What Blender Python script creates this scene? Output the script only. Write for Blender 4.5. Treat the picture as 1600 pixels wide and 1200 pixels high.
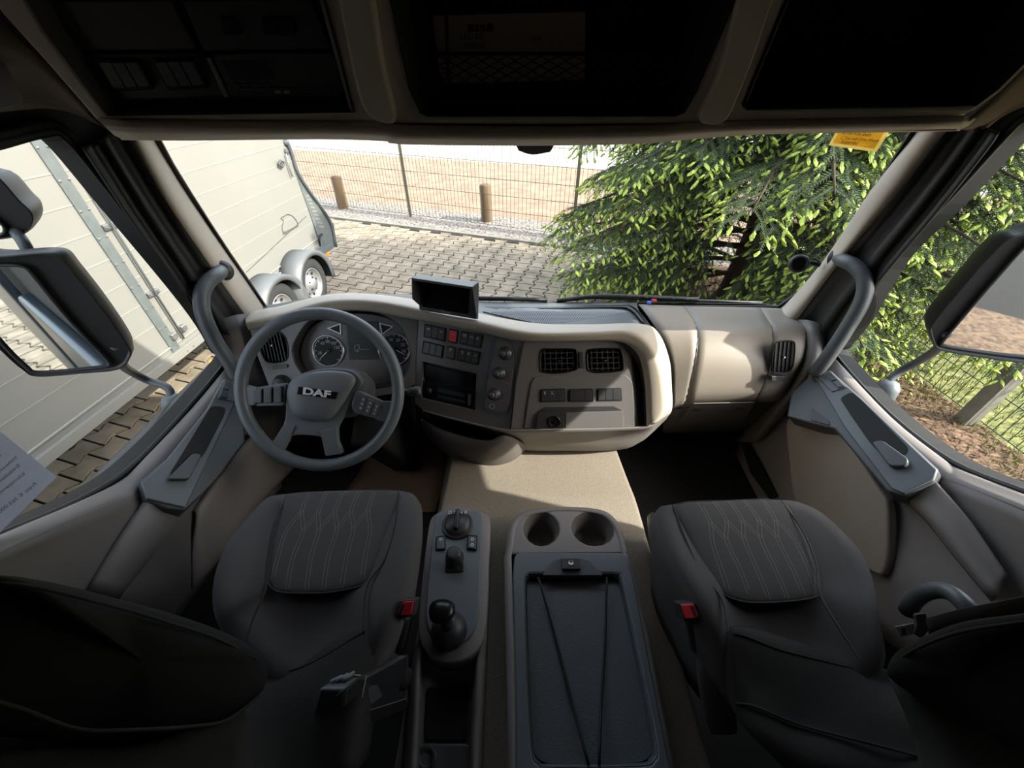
import bpy, bmesh, math, random
from mathutils import Vector, Matrix
import numpy as np
random.seed(5)
for o in list(bpy.data.objects): bpy.data.objects.remove(o)
SC = bpy.context.scene; COL = SC.collection
V = Vector
# ---------------------------------------------------------------- camera, sky, sun, exposure
F = 600.0; PITCH = math.radians(39.3)
CP, SP = math.cos(PITCH), math.sin(PITCH)
cd = bpy.data.cameras.new('camera'); cam = bpy.data.objects.new('camera', cd); COL.objects.link(cam)
cd.sensor_width = 36; cd.lens = 36*F/1600; cd.clip_start = .02; cd.clip_end = 300
cam.location = (0, 0, 0); cam.rotation_euler = (math.radians(90)-PITCH, 0, 0); SC.camera = cam
W = bpy.data.worlds.new('sky'); SC.world = W; W.use_nodes = True
nt = W.node_tree; bg = nt.nodes['Background']
sky = nt.nodes.new('ShaderNodeTexSky'); sky.sky_type = 'NISHITA'; sky.sun_disc = False
SUN = V((.80, -.24, .62)).normalized()
sky.sun_elevation = math.asin(SUN.z); sky.sun_rotation = math.atan2(SUN.x, SUN.y); sky.air_density = 1.0; sky.dust_density = 3.0
mixw = nt.nodes.new('ShaderNodeMix'); mixw.data_type = 'RGBA'; mixw.inputs[0].default_value = .55
nt.links.new(sky.outputs[0], mixw.inputs[6]); mixw.inputs[7].default_value = (2.6, 2.6, 2.6, 1)
nt.links.new(mixw.outputs[2], bg.inputs[0]); bg.inputs[1].default_value = .56
sl = bpy.data.lights.new('sun', 'SUN'); sl.energy = 4.8; sl.angle = math.radians(.6); sl.color = (1, .94, .84)
so = bpy.data.objects.new('sun', sl); COL.objects.link(so); so.rotation_euler = SUN.to_track_quat('Z', 'Y').to_euler()
SC.view_settings.view_transform = 'Standard'; SC.view_settings.look = 'None'
SC.view_settings.gamma = 1; SC.view_settings.use_curve_mapping = False
SC.view_settings.exposure = 1.12
GZ = -2.3        # outdoor ground
FZ = -1.38       # cab floor
# ---------------------------------------------------------------- helpers
def ray(x, y):
    u = (x-800)/F; v = (600-y)/F
    return V((u, CP+v*SP, -SP+v*CP))
def P(x, y, d=None, X=None, Y=None, Z=None):
    r = ray(x, y)
    if d is None: d = X/r.x if X is not None else Y/r.y if Y is not None else Z/r.z
    return r*d
def proj(x, y, z):
    d = y*CP-z*SP; return (800+F*x/d, 600-F*(y*SP+z*CP)/d)
class Plane:
    def __init__(s, p, n): s.p = V(p); s.n = V(n).normalized()
    def at(s, x, y, off=0):
        r = ray(x, y); return r*((s.p+s.n*off).dot(s.n)/r.dot(s.n))
def srgb(r, g, b):
    f = lambda c: (c/255/12.92) if c/255 <= .04045 else ((c/255+.055)/1.055)**2.4
    return (f(r), f(g), f(b), 1)
def mat(name, col, rough=.5, bump=0, scale=300, metal=0, spec=.5, mott=0, mscale=4, stretch=None, emit=None, col2=None):
    m = bpy.data.materials.new(name); m.use_nodes = True; N = m.node_tree.nodes; L = m.node_tree.links
    b = N['Principled BSDF']; c = srgb(*col); b.inputs['Base Color'].default_value = c
    b.inputs['Roughness'].default_value = rough; b.inputs['Metallic'].default_value = metal
    b.inputs['Specular IOR Level'].default_value = spec
    tc = N.new('ShaderNodeTexCoord'); src = tc.outputs['Object']
    if stretch:
        mp = N.new('ShaderNodeMapping'); mp.inputs['Scale'].default_value = stretch; L.new(src, mp.inputs[0]); src = mp.outputs[0]
    n2 = N.new('ShaderNodeTexNoise'); n2.inputs['Scale'].default_value = mscale; n2.inputs['Detail'].default_value = 6; L.new(src, n2.inputs['Vector'])
    mx = N.new('ShaderNodeMix'); mx.data_type = 'RGBA'
    k = 1-mott if mott else .97
    mx.inputs[6].default_value = (c[0]*k, c[1]*k, c[2]*k, 1); mx.inputs[7].default_value = srgb(*col2) if col2 else c
    rp = N.new('ShaderNodeMapRange'); rp.inputs[1].default_value = .35; rp.inputs[2].default_value = .65
    L.new(n2.outputs[0], rp.inputs[0]); L.new(rp.outputs[0], mx.inputs[0]); L.new(mx.outputs[2], b.inputs['Base Color'])
    if bump:
        nz = N.new('ShaderNodeTexNoise'); nz.inputs['Scale'].default_value = scale; nz.inputs['Detail'].default_value = 3
        L.new(src, nz.inputs['Vector']); bp = N.new('ShaderNodeBump'); bp.inputs['Strength'].default_value = bump; bp.inputs['Distance'].default_value = .001
        L.new(nz.outputs[0], bp.inputs['Height']); L.new(bp.outputs[0], b.inputs['Normal'])
    if emit: b.inputs['Emission Color'].default_value = srgb(*col); b.inputs['Emission Strength'].default_value = emit
    return m
def glassmat(name, gl=.06, tint=(.96, .98, .97, 1)):
    m = bpy.data.materials.new(name); m.use_nodes = True; N = m.node_tree.nodes; L = m.node_tree.links; N.remove(N['Principled BSDF'])
    t = N.new('ShaderNodeBsdfTransparent'); t.inputs[0].default_value = tint; g = N.new('ShaderNodeBsdfGlossy'); g.inputs['Roughness'].default_value = .02
    lw = N.new('ShaderNodeLayerWeight'); lw.inputs[0].default_value = .12; mu = N.new('ShaderNodeMath'); mu.operation = 'MULTIPLY'; mu.inputs[1].default_value = gl*6
    L.new(lw.outputs['Fresnel'], mu.inputs[0]); mx = N.new('ShaderNodeMixShader'); L.new(mu.outputs[0], mx.inputs[0]); L.new(t.outputs[0], mx.inputs[1]); L.new(g.outputs[0], mx.inputs[2])
    L.new(mx.outputs[0], N['Material Output'].inputs[0]); return m
def paperglow(name, col):
    m = mat(name, col, .5); N = m.node_tree.nodes; L = m.node_tree.links; b = N['Principled BSDF']; t = N.new('ShaderNodeBsdfTranslucent'); t.inputs[0].default_value = srgb(*col)
    x = N.new('ShaderNodeMixShader'); x.inputs[0].default_value = .6; L.new(b.outputs[0], x.inputs[1]); L.new(t.outputs[0], x.inputs[2]); L.new(x.outputs[0], N['Material Output'].inputs[0]); return m
M = dict(
 coal=mat('coal_plastic', (74, 70, 68), .5, .1, 900),
 over=mat('overhead_plastic_brightened', (234, 216, 200), .55, .2, 900),  # taupe console plastic, base colour lightened to stand in for missing bounce light
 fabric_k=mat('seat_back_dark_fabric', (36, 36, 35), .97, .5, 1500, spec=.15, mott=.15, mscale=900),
 cream=mat('cream_plastic', (182, 172, 159), .5, .15, 900),
 pad=mat('pad_plastic', (141, 132, 122), .5, .15, 900),
 taupe=mat('taupe_plastic', (124, 118, 116), .55, .2, 900),
 taupe_d=mat('dark_taupe_plastic', (98, 93, 90), .55, .2, 900),
 fascia=mat('charcoal_fascia', (98, 95, 95), .42, .12, 1200),
 black=mat('black_plastic', (48, 48, 50), .45, .1, 900),
 gloss=mat('gloss_black', (14, 14, 16), .3, spec=.35),
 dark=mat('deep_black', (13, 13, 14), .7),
 rubber=mat('black_rubber', (24, 25, 27), .5, .1, 500),
 slate=mat('slate_plastic', (96, 102, 107), .45, .15, 1000),
 slate_d=mat('dark_slate_plastic', (76, 80, 84), .45, .15, 1000),
 wheel=mat('steering_leather', (92, 98, 103), .42, .25, 700),
 hub=mat('steering_hub_plastic', (102, 106, 111), .45, .15, 900),
 fabric=mat('seat_fabric', (82, 80, 80), .95, .5, 1500, spec=.2, mott=.12, mscale=900),
 fabric2=mat('seat_centre_fabric', (76, 75, 75), .95, .5, 1800, spec=.2, mott=.12, mscale=900),
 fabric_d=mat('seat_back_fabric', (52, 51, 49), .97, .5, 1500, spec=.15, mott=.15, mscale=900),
 stitch=mat('stitch_thread', (140, 130, 120), .8),
 carpet=mat('tunnel_cover', (148, 138, 125), .9, 1.0, 420, spec=.2, mott=.35, mscale=380),
 floor=mat('floor_rubber', (30, 29, 28), .8, .5, 120),
 paper=mat('brown_paper', (150, 118, 92), .8, .2, 60, mott=.1),
 felt=mat('headliner_felt', (120, 108, 97), .98, .6, 500, spec=.1, mott=.12, mscale=300),
 leather=mat('grained_mat', (84, 86, 90), .5, 1.0, 260),
 red=mat('red_plastic', (205, 50, 58), .4),
 white=mat('white_print', (225, 225, 225), .6),
 grey=mat('grey_print', (165, 165, 165), .6),
 steel=mat('steel', (170, 170, 172), .3, metal=.9),
 galv=mat('galvanised_steel', (98, 104, 104), .5, .1, 40, metal=.25, mott=.18, mscale=18),
 panel=mat('white_trailer_panel', (119, 118, 113), .45, .05, 50, mott=.05, mscale=2),
 panel_line=mat('trailer_joint', (132, 132, 126), .5),
 panel_dark=mat('trailer_dark_line', (70, 72, 72), .6),
 fender=mat('grey_mudguard', (84, 87, 90), .5, .1, 60),
 tyre=mat('tyre_rubber', (40, 41, 43), .85, .6, 60),
 rimm=mat('silver_rim', (138, 139, 142), .4, metal=.5),
 orange=mat('orange_lens', (255, 140, 10), .3, emit=.4),
 wood=mat('weathered_wood', (103, 84, 62), .9, 1, 30, mott=.4, mscale=12, stretch=(1, 1, .15)),
 concrete=mat('concrete', (128, 123, 112), .95, .6, 50, mott=.25, mscale=14),
 wire=mat('fence_wire', (62, 70, 58), .5, metal=.2),
 postm=mat('fence_post_paint', (88, 84, 66), .7, mott=.2),
 bark=mat('spruce_bark', (74, 60, 48), .95, 1, 40, mott=.4, mscale=20, stretch=(1, 1, .3)),
 needle=mat('spruce_needles', (84, 97, 69), .8, spec=.2, mott=.45, mscale=3),
 shoot=mat('spruce_new_shoots', (158, 176, 77), .6, spec=.3, mott=.25, mscale=5),
 soil=mat('mulch_soil', (108, 80, 62), .98, 1, 25, mott=.5, mscale=22, col2=(128, 103, 80)),
 sand=mat('sandy_yard', (126, 101, 84), .98, .6, 20, mott=.15, mscale=3, col2=(139, 115, 94)),
 road=mat('pale_road', (154, 149, 141), .95, mott=.06, mscale=1),
 grass=mat('grass_ground', (90, 99, 49), .95, 1, 30, mott=.4, mscale=14, col2=(126, 125, 69)),
 blade=mat('grass_blades', (117, 126, 58), .8, mott=.3, mscale=8),
 gravel=mat('gravel_strip', (88, 79, 71), .95, 1.0, 60, mott=.6, mscale=25, col2=(152, 143, 134)),
 paver=mat('paver_concrete', (123, 112, 95), .9, .8, 120, mott=.2, mscale=5, col2=(143, 130, 112)),
 joint=mat('paver_joint', (40, 34, 28), .95, mott=.3, mscale=20),
 glass=glassmat('window_glass', .05), mirror=mat('mirror_glass', (225, 232, 235), .02, metal=1.0),
 ws_black=mat('black_glass_band', (14, 14, 15), .25),
 orange_sheet=paperglow('yellow_sticker', (255, 232, 100)), stick_b=paperglow('sticker_border', (255, 236, 170)),
 ink=mat('black_ink', (45, 32, 16), .6), sheet=mat('price_sheet', (176, 184, 206), .6, mott=.06, mscale=60), blueink=mat('blue_ink', (92, 104, 138), .6),
 card=mat('cardboard', (226, 206, 192), .9, mott=.06), cardred=mat('carton_red_print', (130, 50, 44), .8),
 cab=mat('cab_paint', (34, 44, 54), .3), blue=mat('blue_plastic', (60, 110, 215), .4), meshm=mat('speaker_mesh', (128, 134, 142), .45),
 lcd=mat('display_grey', (52, 55, 58), .3), screen=mat('dark_screen', (20, 21, 23), .12))
def link(name, me, m, parent=None):
    o = bpy.data.objects.new(name, me); COL.objects.link(o)
    if m is not None: me.materials.append(M[m] if isinstance(m, str) else m)
    if parent is not None:
        o.parent = parent
        if parent.type == 'EMPTY': o.matrix_parent_inverse = Matrix.Translation(-V(parent.location))
    return o
def tag(o, label, cat, group=None, kind=None):
    if label: o['label'] = label
    if cat: o['category'] = cat
    if group: o['group'] = group
    if kind: o['kind'] = kind
    return o
def thing(name, label, cat, loc, group=None, kind=None):
    o = bpy.data.objects.new(name, None); COL.objects.link(o); o.location = loc; o.empty_display_size = .05
    return tag(o, label, cat, group, kind)
def raw(name, vs, fs, m, parent=None, smooth=False, bevel=0, seg=2, auto=True):
    me = bpy.data.meshes.new(name); me.from_pydata([tuple(v) for v in vs], [], fs); me.validate()
    bm = bmesh.new(); bm.from_mesh(me); bmesh.ops.recalc_face_normals(bm, faces=bm.faces); bm.to_mesh(me); bm.free()
    if smooth: me.polygons.foreach_set('use_smooth', [True]*len(me.polygons))
    o = link(name, me, m, parent)
    if bevel:
        b = o.modifiers.new('bevel', 'BEVEL'); b.width = bevel; b.segments = seg; b.limit_method = 'ANGLE'; b.angle_limit = .6
        me.polygons.foreach_set('use_smooth', [True]*len(me.polygons))
        w = o.modifiers.new('wn', 'WEIGHTED_NORMAL')
    return o
class MB:
    def __init__(s): s.v = []; s.f = []
    def add(s, vs, fs):
        k = len(s.v); s.v += [V(v) for v in vs]; s.f += [tuple(i+k for i in f) for f in fs]; return s
    def box(s, c, sx, sy, sz, R=None):
        vs = []
        for dx in (-1, 1):
            for dy in (-1, 1):
                for dz in (-1, 1):
                    q = V((dx*sx/2, dy*sy/2, dz*sz/2)); vs.append(V(c)+(R@q if R else q))
        return s.add(vs, [(0, 1, 3, 2), (4, 6, 7, 5), (0, 4, 5, 1), (2, 3, 7, 6), (0, 2, 6, 4), (1, 5, 7, 3)])
    def hexa(s, a, b):   # two quads
        return s.add(list(a)+list(b), [(0, 3, 2, 1), (4, 5, 6, 7), (0, 1, 5, 4), (1, 2, 6, 5), (2, 3, 7, 6), (3, 0, 4, 7)])
    def prism(s, pts, vec):
        n = len(pts); vec = V(vec)
        return s.add(list(pts)+[p+vec for p in pts], [tuple(range(n))[::-1], tuple(range(n, 2*n))]+[(i, (i+1) % n, (i+1) % n+n, i+n) for i in range(n)])
    def tube(s, pts, r, n=10, cap=True, smooth=4):
        pts = [V(p) for p in pts]
        if smooth and len(pts) > 2: 
            rr = r if isinstance(r, (list, tuple)) else None
            if rr: rs = [q[0] for q in cr([V((x, 0, 0)) for x in rr], smooth)]
            pts = cr(pts, smooth)
            r = rs if rr else r
        k = len(s.v); m = len(pts); up = None
        for i, p in enumerate(pts):
            t = (pts[min(i+1, m-1)]-pts[max(i-1, 0)]).normalized()
            if up is None: up = t.orthogonal().normalized()
            up = (up-t*up.dot(t)).normalized(); w = t.cross(up)
            ri = r[i] if isinstance(r, (list, tuple)) else r
            for j in range(n):
                a = 2*math.pi*j/n; s.v.append(p+(up*math.cos(a)+w*math.sin(a))*ri)
        for i in range(m-1):
            for j in range(n): s.f.append((k+i*n+j, k+i*n+(j+1) % n, k+(i+1)*n+(j+1) % n, k+(i+1)*n+j))
        if cap: s.f.append(tuple(k+j for j in range(n))[::-1]); s.f.append(tuple(k+(m-1)*n+j for j in range(n)))
        return s
    def lathe(s, c, ax, prof, n=32, arc=None):
        ax = V(ax).normalized(); u = ax.orthogonal().normalized(); w = ax.cross(u); k = len(s.v); c = V(c)
        for (r, h) in prof:
            for j in range(n):
                a = 2*math.pi*j/n; s.v.append(c+ax*h+(u*math.cos(a)+w*math.sin(a))*max(r, 1e-5))
        for i in range(len(prof)-1):
            for j in range(n): s.f.append((k+i*n+j, k+i*n+(j+1) % n, k+(i+1)*n+(j+1) % n, k+(i+1)*n+j))
        return s
    def build(s, name, m, parent=None, smooth=False, bevel=0, seg=2): return raw(name, s.v, s.f, m, parent, smooth, bevel, seg)
def cr(pts, n, closed=False):
    out = []; m = len(pts)
    rng = m if closed else m-1
    for i in range(rng):
        g = lambda k: pts[k % m] if closed else (pts[k] if 0 <= k < m else (pts[0]*2-pts[1] if k < 0 else pts[-1]*2-pts[-2]))
        a, b, c, d = g(i-1), g(i), g(i+1), g(i+2)
        for j in range(n):
            t = j/n; out.append(.5*((2*b)+(c-a)*t+(2*a-5*b+4*c-d)*t*t+(3*b-a-3*c+d)*t**3))
    if not closed: out.append(pts[-1].copy())
    return out
def loft(name, rows, m, parent=None, nu=4, nv=4, th=0, off=0, smooth=True, closed=False):
    R = [cr([V(p) for p in r], nu, closed) if nu > 1 else [V(p) for p in r] for r in rows]
    if nv > 1:
        cols = [cr([r[j] for r in R], nv) for j in range(len(R[0]))]
        R = [[c[i] for c in cols] for i in range(len(cols[0]))]
    k = len(R[0]); vs = [p for r in R for p in r]
    fs = [(i*k+j, i*k+(j+1) % k, (i+1)*k+(j+1) % k, (i+1)*k+j) for i in range(len(R)-1) for j in range(k if closed else k-1)]
    o = raw(name, vs, fs, m, parent, smooth)
    if th:
        s = o.modifiers.new('solid', 'SOLIDIFY'); s.thickness = th; s.offset = off
    return o
def rnd(pts, r, n=4):
    """round the corners of a planar polygon (list of Vectors)"""
    out = []; m = len(pts)
    for i in range(m):
        a, b, c = pts[i-1], pts[i], pts[(i+1) % m]
        rr = r[i] if isinstance(r, (list, tuple)) else r
        if rr <= 0: out.append(b); continue
        d1 = min(rr, (a-b).length*.48); d2 = min(rr, (c-b).length*.48)
        p = b+(a-b).normalized()*d1; q = b+(c-b).normalized()*d2
        for j in range(n+1):
            t = j/n; out.append(p*(1-t)**2+b*2*t*(1-t)+q*t*t)
    return out
def plate(name, pl, px, h0, h1, m, parent=None, r=0, bevel=.001, n=4, seg=2):
    pts = [pl.at(x, y, h1) for x, y in px]
    if r: pts = rnd(pts, r, n)
    return MB().prism(pts, pl.n*(h0-h1)).build(name, m, parent, bevel=bevel, seg=seg)
def smoothpx(px, n=4, closed=True):
    return [(q.x, q.y) for q in cr([V((x, y, 0)) for x, y in px], n, closed)]
def holed(name, pl, outer, holes, h0, h1, m, parent=None, bev=.0, r=0, rh=0):
    """plate with real openings: filled 2D curve, extruded"""
    cu = bpy.data.curves.new(name, 'CURVE'); cu.dimensions = '2D'; cu.fill_mode = 'BOTH'
    o3 = pl.p; ux = (V((1, 0, 0))-pl.n*pl.n.x).normalized(); uy = pl.n.cross(ux)
    hm = (h0+h1)/2
    for i, lp in enumerate([outer]+holes):
        pts = [q if isinstance(q, Vector) else pl.at(*q, h1) for q in lp]
        rr = r if i == 0 else rh
        if rr: pts = rnd(pts, rr)
        sp = cu.splines.new('POLY'); sp.points.add(len(pts)-1); sp.use_cyclic_u = True
        for k, q in enumerate(pts):
            d = q-o3; sp.points[k].co = (d.dot(ux), d.dot(uy), 0, 1)
    cu.extrude = max((h1-h0)/2-bev, 1e-4); cu.bevel_depth = bev; cu.bevel_resolution = 2; cu.offset = -bev
    to = bpy.data.objects.new('tmp', cu); COL.objects.link(to)
    dg = bpy.context.evaluated_depsgraph_get(); me = bpy.data.meshes.new_from_object(to.evaluated_get(dg))
    bpy.data.objects.remove(to)
    T = Matrix((ux, uy, pl.n)).transposed().to_4x4(); T.translation = o3+pl.n*hm; me.transform(T); me.materials.clear()
    me.name = name
    return link(name, me, m, parent)
def text(name, body, pl, a, b, m, parent=None, h=.0, ext=.0003, mirror=False, hscale=1, shear=0, bold=0):
    """lettering whose baseline runs from pixel a to pixel b on the plane"""
    A = pl.at(*a, h); B = pl.at(*b, h)
    cu = bpy.data.curves.new(name, 'FONT'); cu.body = body; cu.extrude = ext; cu.shear = shear; cu.offset = bold
    to = bpy.data.objects.new('tmp', cu); COL.objects.link(to)
    dg = bpy.context.evaluated_depsgraph_get(); me = bpy.data.meshes.new_from_object(to.evaluated_get(dg)); bpy.data.objects.remove(to)
    xs = [v.co.x for v in me.vertices]; x0, x1 = min(xs), max(xs)
    ux = (B-A); wd = ux.length; ux.normalize(); uy = pl.n.cross(ux)
    s = wd/(x1-x0)
    for v in me.vertices:
        x = (v.co.x-x0)*s; 
        if mirror: x = wd-x
        v.co = A+ux*x+uy*(v.co.y*s*hscale)+pl.n*(v.co.z)
    me.name = name; me.materials.clear()
    return link(name, me, m, parent)
def bil(q, s, t):
    a, b, c, d = q  # tl, tr, br, bl
    x = (a[0]*(1-s)+b[0]*s)*(1-t)+(d[0]*(1-s)+c[0]*s)*t
    y = (a[1]*(1-s)+b[1]*s)*(1-t)+(d[1]*(1-s)+c[1]*s)*t
    return (x, y)
def subq(q, s0, s1, t0, t1): return [bil(q, s0, t0), bil(q, s1, t0), bil(q, s1, t1), bil(q, s0, t1)]
def pillow(name, outline, nrm, thick, m, parent=None, k=7, n=4, ctr=None, back=True, flat=.0, bk=.8):
    """puffed cushion over a closed outline; thick = rise towards nrm"""
    O = cr([V(p) for p in outline], n, True); N = len(O); c = V(ctr) if ctr is not None else sum(O, V())/N; nrm = V(nrm).normalized()
    vs = []; fs = []
    def side(sg, th):
        base = len(vs)
        for i in range(k+1):
            a = i/k*math.pi/2; sc = math.cos(a)*(1-flat)+flat if i < k else 0
            sc = max(0, math.cos(a)**.7); h = math.sin(a)*th
            if i == k: vs.append(c+nrm*sg*th); 
            else: vs.extend([c+(p-c)*sc+nrm*sg*h for p in O])
        for i in range(k-1):
            for j in range(N): fs.append((base+i*N+j, base+i*N+(j+1) % N, base+(i+1)*N+(j+1) % N, base+(i+1)*N+j))
        for j in range(N): fs.append((base+(k-1)*N+j, base+(k-1)*N+(j+1) % N, base+k*N))
    side(1, thick)
    if back: side(-1, thick*bk)
    return raw(name, vs, fs, m, parent, True)
# ================================================================ cab shell
XL, XR = -1.0, 1.12
WS = Plane((0, 1.33, -.70), (0, -.955, -.297))
def struct(o, label=None): o['kind'] = 'structure'; 
def S(o, label):
    o['kind'] = 'structure'; o['label'] = label; return o
fl = MB(); fl.box((.06, .3, FZ-.02), 2.2, 2.4, .04); S(fl.build('floor', 'floor'), 'black rubber floor of the truck cab')
ce = MB(); ce.box((.06, .2, .42), 2.3, 2.6, .04); S(ce.build('ceiling', 'felt'), 'felt covered roof lining of the cab')
bw = MB(); bw.box((.06, -.72, -.5), 2.3, .04, 1.9); S(bw.build('wall_back', 'taupe_d'), 'rear wall of the cab')
lwin = [proj(XL, .30, -.10)]+smoothpx([(-20, 235), (0, 231), (70, 213), (102, 221), (180, 316), (305, 474), (348, 545), (346, 572), (215, 717), (120, 780), (0, 832), (-20, 842)], 5, False)+[proj(XL, .30, -.66)]
rwin = [proj(XR, .385, -.10)]+smoothpx([(1620, 189), (1600, 191), (1568, 222), (1480, 318), (1398, 402), (1342, 497), (1309, 540), (1309, 556), (1390, 644), (1492, 721), (1603, 766), (1620, 773)], 5, False)+[proj(XR, .385, -.65)]
def sidewall(name, x, win, sg, label):
    ry = .30 if sg < 0 else .385
    pl = Plane((x, 0, 0), (-sg, 0, 0))
    inner = [P(a, b, X=x) for a, b in win]
    # wall panel as polygon with hole, built by ring loft from window outline to outer rectangle
    n = len(inner); big = []
    c = V((x, .55, -.42))
    for p in inner:
        d = (p-c); k = 1e9
        if d.y < 0: k = min(k, (-.75-c.y)/d.y)
        kk = (1.33-.311*(c.z+.70)+.0-c.y)/(d.y+.311*d.z) if d.y+.311*d.z > 0 else 1e9
        k = min(k, kk)
        for _ in ():
            pass
        for lim, comp in ((.44, d.z), (-1.42, d.z)):
            if comp*(lim-c.z) > 0: k = min(k, (lim-c.z)/comp)
        big.append(c+d*k)
    vs = inner+big+[p+V((sg*.05, 0, 0)) for p in inner]+[p+V((sg*.05, 0, 0)) for p in big]; fs = []
    for j in range(n-1):
        fs += [(j, j+1, n+j+1, n+j), (2*n+j, 3*n+j, 3*n+j+1, 2*n+j+1), (j, 2*n+j, 2*n+j+1, j+1)]
    # corners and rear closing
    m = MB().add(vs, fs)
    m.box((x+sg*.03, (-.78+ry)/2, -.48), .05, .78+ry, 1.9)
    for yy, zz, sy, sz in ((.50, .20, .84, .46), (.2, .42, 1.7, .1), (.98, .34, .1, .2), (1.34, -1.2, .2, .5), (.4, -1.40, 2.3, .1), (-.2, .2, 1.0, .6), (-.2, -1.2, 1.0, .5)): m.box((x+sg*.03, yy, zz), .055, sy, sz)
    return S(m.build(name, 'dark'), label)
sidewall('wall_left', XL-.012, lwin, -1, 'left side wall of the cab around the driver window')
sidewall('wall_right', XR+.012, rwin, 1, 'right side wall of the cab around the passenger window')
# window surround rings
def ring(name, win, x, sg, prof, m, parent):
    pts = [P(a, b, X=x) for a, b in win]; rows = []
    nrm = []
    for i in range(len(pts)):
        t = pts[min(i+1, len(pts)-1)]-pts[max(i-1, 0)]; t.x = 0; t.normalize()
        q = V((0, -t.z, t.y)); c = V((x, .5, -.42))
        if q.dot(pts[i]-c) < 0: q = -q
        nrm.append(q)
    for (o, dx) in prof: rows.append([p+q*o+V((-sg*dx, 0, 0)) for p, q in zip(pts, nrm)])
    return loft(name, rows, m, parent, 1, 1, .002)
dl = thing('door', 'driver door with window, on the left side of the cab', 'door', (XL, .4, -1), kind='structure'); dl.name = 'door_1'
dr = thing('door', 'passenger door with window, on the right side of the cab', 'door', (XR, .4, -1), kind='structure'); dr.name = 'door_2'
for D, win, x, sg in ((dl, lwin, XL, -1), (dr, rwin, XR, 1)):
    ring('rubber_seal', win, x, sg, [(-.002, 0), (-.002, .005), (.004, .008), (.010, .006), (.014, .004)], 'rubber', D)
    ring('window_frame', win, x, sg, [(.012, 0), (.012, .007), (.017, .012), (.024, .012), (.028, .006)], 'dark', D)
    g = MB(); q = [P(a, b, X=x+sg*.004) for a, b in win]; pass
    o = g.prism(q, (sg*.004, 0, 0)).build('glass', 'glass', D)
# door cards : columns rear -> front
def card(D, name, rows, m, nu=4, nv=3, th=.006): return loft(name, [[P(a, b, X=x) for a, b, x in r] for r in rows], m, D, nu, nv, th)
# ledge under window (taupe) left
card(dl, 'window_ledge', [[(-140, 905, -.985), (0, 838, -.985), (120, 787, -.985), (190, 752, -.985), (222, 722, -.985), (300, 640, -.985), (352, 578, -.985)],
     [(-140, 916, -.962), (0, 849, -.962), (120, 797, -.962), (200, 760, -.962), (226, 735, -.962), (303, 650, -.962), (356, 586, -.962)],
     [(-140, 925, -.95), (0, 857, -.95), (120, 804, -.95), (212, 764, -.95), (232, 748, -.95), (309, 657, -.95), (362, 592, -.95)],
     [(-140, 934, -.945), (0, 864, -.945), (120, 811, -.945), (218, 771, -.945), (238, 760, -.945), (312, 667, -.945), (366, 600, -.945)]], 'taupe')
dc = card(dl, 'door_card', [
     [(-140, 934, -.945), (0, 863, -.945), (120, 810, -.945), (220, 768, -.945), (250, 760, -.94), (330, 700, -.94), (390, 640, -.95)],
     [(-140, 990, -.945), (0, 910, -.945), (100, 868, -.94), (205, 830, -.925), (262, 800, -.90), (330, 740, -.90), (410, 680, -.93)],
     [(-100, 1060, -.93), (20, 985, -.935), (110, 930, -.93), (190, 900, -.90), (268, 860, -.885), (330, 790, -.89), (420, 700, -.92)],
     [(-60, 1150, -.90), (60, 1060, -.90), (150, 1000, -.89), (220, 950, -.87), (280, 900, -.87), (330, 830, -.89), (430, 730, -.92)],
     [(0, 1230, -.90), (110, 1140, -.9), (190, 1060, -.89), (250, 1000, -.88), (310, 920, -.89), (360, 850, -.90), (440, 760, -.93)]], 'taupe_d')
card(dl, 'card_ridge', [[(134, 922, -.925), (180, 846, -.928), (226, 782, -.93)], [(142, 924, -.905), (190, 850, -.905), (240, 784, -.905)],
     [(178, 935, -.885), (232, 862, -.885), (280, 797, -.888)], [(190, 940, -.90), (240, 872, -.90), (290, 803, -.90)]], 'taupe', th=.004)
card(dl, 'lower_panel', [[(296, 802, -.895), (340, 740, -.895), (384, 690, -.90), (440, 640, -.92)],
     [(306, 804, -.872), (346, 748, -.872), (388, 700, -.88), (444, 650, -.90)],
     [(300, 868, -.872), (346, 800, -.868), (396, 735, -.878), (450, 690, -.90)],
     [(300, 915, -.875), (352, 850, -.868), (402, 775, -.875), (456, 720, -.90)],
     [(296, 925, -.90), (350, 862, -.90), (402, 790, -.90), (460, 730, -.92)]], 'taupe')
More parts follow.
